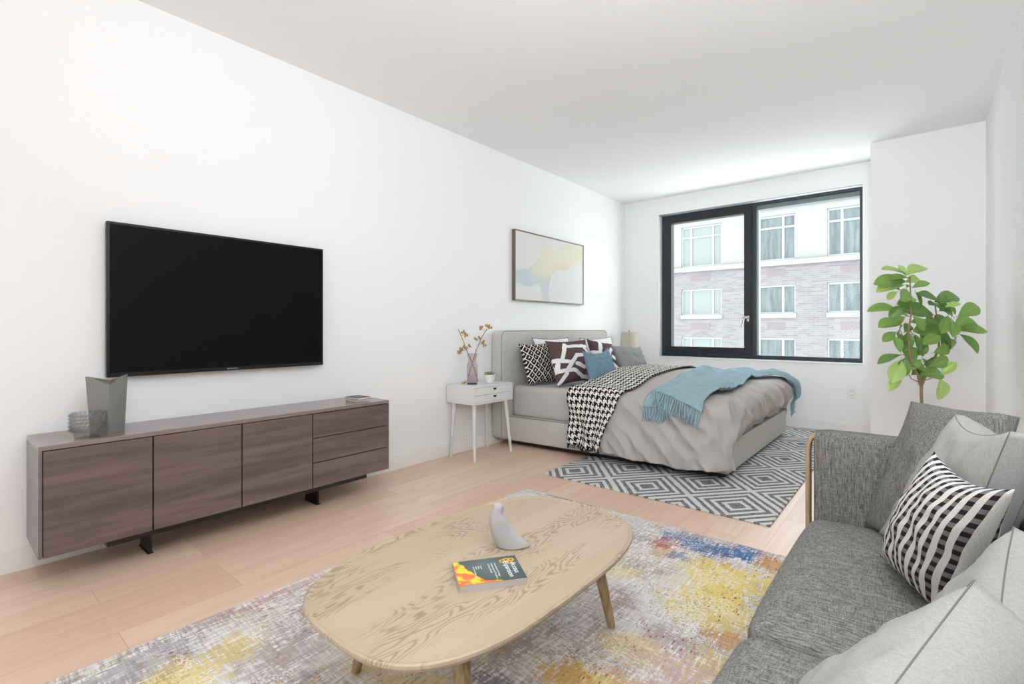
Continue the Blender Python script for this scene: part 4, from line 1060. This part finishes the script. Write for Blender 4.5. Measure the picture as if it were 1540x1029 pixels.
for a, b in ((2.295, 2.375), (0.285, 0.365)):
    obj('armrest', softbox(-0.336, a, 0.13, 0.30, b, 0.690, 0.022, (0, 0.004, 0.004), 14), ARM, sf, True)
    ym = (a+b)/2
    pts = [(-0.357, 0.0), (-0.357, 0.3), (-0.357, 0.60), (-0.354, 0.635), (-0.343, 0.66), (-0.325, 0.672), (-0.28, 0.674)]
    bm = BM(); sec = []
    for k, (px2, pz2) in enumerate(pts):
        q0 = pts[max(0, k-1)]; q1 = pts[min(len(pts)-1, k+1)]; d = Vector((q1[0]-q0[0], q1[1]-q0[1])).normalized(); nn_ = Vector((-d.y, d.x))
        ring = []
        for aa in range(12):
            an = 2*math.pi*aa/12; c_, s_ = math.cos(an), math.sin(an)
            w_ = 0.0095*abs(c_)**0.6*(1 if c_ > 0 else -1); h_ = 0.028*abs(s_)**0.6*(1 if s_ > 0 else -1)
            ring.append(bm.verts.new((px2+nn_.x*w_, ym+h_, pz2+nn_.y*w_)))
        sec.append(ring)
    for r1, r2 in zip(sec, sec[1:]):
        for k in range(12): bm.faces.new([r1[k], r1[(k+1) % 12], r2[(k+1) % 12], r2[k]])
    bm.faces.new(sec[0][::-1]); bm.faces.new(sec[-1]); obj('arm_frame', bm, POSTW, sf, True, 50)
    bm = BM(); box(bm, 0.30, ym-0.02, 0, 0.335, ym+0.02, 0.2, 0.006); obj('leg', bm, POSTW, sf)
    bm = BM(); box(bm, -0.35, ym-0.012, 0.16, 0.31, ym+0.012, 0.19, 0.004); obj('arm_rail', bm, POSTW, sf)
# sofa cushions
LGT = weave('pale_grey_linen', (162, 161, 157), (176, 175, 171), 'z')
SEAM = plain('grey_seam', (120, 118, 114), 0.9)
m = M('black_white_gingham', 0.95, spec=0.1); x, y, z = m.coord('UV')
G = 0.031
gu = (x*(1/G) + (m.noise(m.vec(x, y, 0.0), 5, 2)-0.5)*0.15).frac(); gv = (y*(1/G)).frac()
su, sv = gu.lt(0.5), gv.lt(0.5)
nf = m.noise(m.vec(x, y, 0.0), 420, 2, 0.7)
gc = m.mix(sv, lin(122, 116, 117), lin(48, 40, 42))
m.color(m.mix(su, m.mix(nf.sm(0.35, 0.65), lin(208, 206, 202), lin(228, 227, 224)), gc)); m.bump(nf, 0.4, 0.0015); GING = m.mat
cushion('back_cushion', 'dark grey woven cushion leaning in the far corner of the sofa', 'cushion',
        (-0.165, 2.26, 0.372), (0.075, 1.86, 0.378), (0.165, 1.92, 0.865), (-0.028, 2.20, 0.848), 0.035, CUSHF, gus=0.055, pinch=0.03, seed=21, wr=0.005)
cushion('back_cushion', 'dark grey woven cushion at the near end of the sofa behind the pale cushions', 'cushion',
        (0.02, 1.30, 0.372), (0.02, 0.50, 0.372), (0.10, 0.50, 0.66), (0.10, 1.30, 0.66), 0.03, CUSHF, gus=0.09, pinch=0.03, seed=22, wr=0.004)
cushion('box_cushion', 'pale grey linen cushion between the dark corner cushion and the gingham one', 'cushion',
        (-0.115, 2.15, 0.385), (0.06, 1.78, 0.378), (0.158, 1.62, 0.862), (0.076, 1.985, 0.845), 0.045, LGT, gus=0.075, pinch=0.04, seed=23, wr=0.008, seam=(SEAM, 0.0012), sag=0.04)
cushion('gingham_cushion', 'black and white gingham cushion in the middle of the sofa', 'cushion',
        (-0.100, 1.905, 0.392), (0.045, 1.60, 0.385), (0.142, 1.385, 0.782), (0.026, 1.76, 0.768), 0.070, GING, gus=0.0, pinch=0.05, seed=27, wr=0.0045, n=44, sag=0.05)
cushion('box_cushion', 'pale grey linen cushion behind the nearest one at the right edge of the view', 'cushion',
        (0.0, 1.40, 0.40), (-0.05, 0.98, 0.40), (0.08, 0.92, 0.69), (0.125, 1.235, 0.750), 0.04, LGT, gus=0.06, pinch=0.03, seed=31, wr=0.006, seam=(SEAM, 0.0012))
cushion('box_cushion', 'pale grey linen cushion nearest to the view at the bottom right', 'cushion',
        (-0.11, 1.10, 0.40), (-0.25, 0.70, 0.40), (-0.085, 0.60, 0.61), (0.056, 0.937, 0.750), 0.05, LGT, gus=0.095, pinch=0.03, seed=35, wr=0.006, seam=(SEAM, 0.0012))

# ---------------------------------------------------------------- potted tree
PB = Vector((0.0, 4.0, 0)); DEP = 3.072
t = thing('potted_tree', 'leafy green rubber tree with forked trunk standing behind the sofa', 'plant', PB)
def tp(X, Y, dep=0.0):
    px = 1280+X/3.431; py = 360+Y/3.431; s = (DEP+dep)/739
    return PB + Rv*((px-1386)*s) + Fv*dep + Uv*(1.1 - (py-494.5)*s)
bm = BM(); lathe(bm, [(0.10, 0), (0.115, 0.01), (0.145, 0.24), (0.15, 0.25), (0.15, 0.275), (0.138, 0.275), (0.135, 0.24), (0.002, 0.24)], PB, 40); obj('pot', bm, plain('matte_white_planter', (225, 224, 220), 0.6), t, True, 40)
bm = BM(); lathe(bm, [(0.1345, 0.241), (0.09, 0.246), (0.002, 0.248)], PB, 24); obj('soil', bm, plain('planter_soil', (48, 38, 30), 1.0), t, True)
BARK = plain('olive_brown_bark', (142, 118, 88), 0.8)
tr = tp(362, 760)
bm = BM(); tube(bm, [PB+Vector((0.005, 0, 0.24)), PB.lerp(tr, 0.5)+Vector((0.006, 0, 0.12)), tr+Vector((0, 0, -0.05)), tr], [0.014, 0.010, 0.0085, 0.009], 12); trunk = obj('trunk', bm, BARK, t, True)
brn = [[(362, 760), (340, 700), (300, 640), (285, 560), (282, 470), (297, 380), (292, 300), (290, 190)], [(362, 760), (390, 700), (430, 640), (465, 560), (470, 500), (455, 400), (446, 330)],
       [(345, 735), (300, 720), (265, 680), (255, 640)], [(400, 690), (440, 715), (452, 722)], [(285, 540), (260, 500), (240, 460)], [(470, 510), (510, 450), (530, 395)], [(375, 730), (420, 720), (455, 690)], [(470, 560), (520, 530), (545, 500)],
       [(297, 400), (270, 380), (250, 340)], [(300, 470), (340, 500), (360, 560)], [(455, 420), (400, 400), (360, 385)]]
for k, b in enumerate(brn):
    dd_ = random.uniform(-0.05, 0.05) if k > 1 else (0.02 if k else -0.02)
    pts = [tp(X, Y, dd_*min(1, q/3)) for q, (X, Y) in enumerate(b)]
    bm = BM(); r0 = 0.0075 if k < 2 else 0.003
    tube(bm, pts, [lerp(r0, r0*0.45, q/(len(pts)-1)) for q in range(len(pts))], 8); obj('branch', bm, BARK, t, True)
LV = []
for nm, ca_, cb_ in (('leaf_mid_green', (112, 150, 72), (138, 172, 92)), ('leaf_deep_green', (90, 130, 64), (118, 154, 82)), ('leaf_young_green', (156, 192, 98), (188, 214, 128))):
    m = M(nm, 0.32, spec=0.5); x, y, z = m.coord('UV'); v_ = (y-0.5).abs()
    m.b.inputs['Subsurface Weight'].default_value = 0.0
    c = m.mix(((x*9 - v_*7).frac().sm(0.0, 0.25)*0.25 + v_.sm(0.0, 0.04)*0.75), lin(*[min(255, q+34) for q in cb_]), lin(*ca_))
    m.color(m.mix(x*0.5, c, lin(*cb_)))
    tr_ = m.nt.nodes.new('ShaderNodeBsdfTranslucent'); tr_.inputs[0].default_value = (*lin(*[min(255, q+20) for q in cb_]), 1)
    mx = m.nt.nodes.new('ShaderNodeMixShader'); mx.inputs[0].default_value = 0.25
    out = m.nt.nodes['Material Output']; m.nt.links.new(m.b.outputs[0], mx.inputs[1]); m.nt.links.new(tr_.outputs[0], mx.inputs[2]); m.nt.links.new(mx.outputs[0], out.inputs[0])
    LV.append(m.mat)
def leafmesh(mat, seed):
    rnd = random.Random(seed); bm = BM(); nu, nv = 13, 7
    cur = rnd.uniform(0.12, 0.3)
    def P(i, j):
        u, v = i/(nu-1), j/(nv-1)*2-1
        w_ = 0.30*math.sin(math.pi*min(1, (u**1.25)))**0.72 if 0 < u < 1 else 0.004
        zz = -cur*u*u + 0.05*u + 0.35*w_*abs(v)**1.3 + 0.012*math.sin(u*9+seed+v*2)*abs(v)
        return (u*(1-0.05*cur), v*w_, zz)
    grid(bm, P, nu, nv, uvf=lambda a, b: (a/(nu-1), b/(nv-1)))
    tube(bm, [(-0.10, 0, -0.01), (0.0, 0, 0), (0.5, 0, -cur*0.25+0.02)], [0.012, 0.010, 0.004], 5)
    me = bpy.data.meshes.new('leaf'); bm.to_mesh(me); bm.free(); me.materials.append(mat)
    for p in me.polygons: p.use_smooth = True
    return me
LM = [[leafmesh(mm, s+10*q) for s in range(3)] for q, mm in enumerate(LV)]
lv = '''285 180 180 150 2 35|285 185 380 128 2 45|280 190 255 140 2 50|285 200 200 190 0 30|290 215 163 220 0 60|290 222 395 205 2 60|290 235 175 245 2 45|290 250 340 235 0 40|272 265 235 235 1 60|262 258 205 310 0 85|285 285 325 320 2 80|320 270 350 345 1 35|295 325 225 330 1 50|240 365 125 348 0 45|252 340 200 395 1 80|275 390 342 380 0 50|235 420 138 442 0 50|270 400 200 435 0 70|300 395 345 460 0 60|245 478 190 518 0 60|275 480 322 440 1 60|300 475 285 560 1 75|303 490 325 560 1 60|246 585 228 515 0 45|282 598 200 628 1 35|275 555 382 632 0 90|248 620 200 715 2 70|268 610 235 697 1 50|288 640 362 665 0 70|335 500 410 585 0 80|440 325 350 278 1 55|440 325 550 290 1 60|440 335 468 282 1 60|440 360 360 332 1 45|450 392 320 355 1 70|450 370 530 345 1 60|535 395 632 345 0 85|525 400 468 335 0 70|478 440 355 465 1 90|478 395 435 465 0 80|512 445 602 430 0 75|512 470 620 468 0 50|455 455 405 520 0 70|470 465 510 565 1 70|500 505 560 580 0 85|538 490 588 562 1 40|478 590 535 665 0 60|402 585 480 560 0 90|480 560 516 582 1 50|400 655 475 620 0 90|385 615 432 670 0 60|460 700 492 640 2 55|355 742 388 655 0 90|345 700 462 690 0 65|452 718 488 820 2 65|338 545 405 498 0 70|300 570 282 495 1 70|448 440 505 395 1 70|520 455 560 400 0 60|270 715 215 768 2 25|425 445 350 428 1 50|330 700 395 660 1 70|300 250 345 225 0 60|250 270 225 300 2 70|285 300 240 330 1 60|300 430 340 420 0 70|270 440 300 480 1 80|400 420 440 390 0 80|440 430 400 500 1 80|500 420 470 480 0 80|520 480 560 510 1 60|420 540 390 590 0 85|450 600 420 650 1 80|345 620 300 660 0 70|460 350 500 330 2 55|490 350 530 380 0 75|500 530 540 560 0 70|360 520 400 540 0 80|480 520 440 480 1 70|360 600 330 530 0 60|290 330 330 300 2 60|455 520 500 490 0 70|505 560 470 500 1 60'''
rnd = random.Random(11)
for s in lv.split('|'):
    X0, Y0_, X1_, Y1_, ty, face = [float(q) for q in s.split()]
    dep = rnd.uniform(-0.09, 0.09); a = tp(X0, Y0_, dep*0.4); b = tp(X1_, Y1_, dep*0.4)
    d = (b-a) + Fv*rnd.uniform(-0.03, 0.03) + Fv*dep*0.4; L = d.length; d.normalize()
    f = math.radians(face)
    nrm = (-Fv)*math.sin(f) + Uv*(math.cos(f)+0.25) + Rv*rnd.uniform(-0.3, 0.3)
    nrm = (nrm - d*nrm.dot(d)).normalized(); yv = nrm.cross(d)
    lo_ = bpy.data.objects.new('leaf', rnd.choice(LM[int(ty)])); COL.objects.link(lo_)
    k = L*1.2
    Mx = Matrix((( d.x*k, yv.x*k, nrm.x*k, a.x), (d.y*k, yv.y*k, nrm.y*k, a.y), (d.z*k, yv.z*k, nrm.z*k, a.z), (0, 0, 0, 1)))
    lo_.parent = t; lo_.matrix_parent_inverse = Matrix.Translation(-PB); lo_.matrix_basis = Mx
bpy.context.view_layer.update()
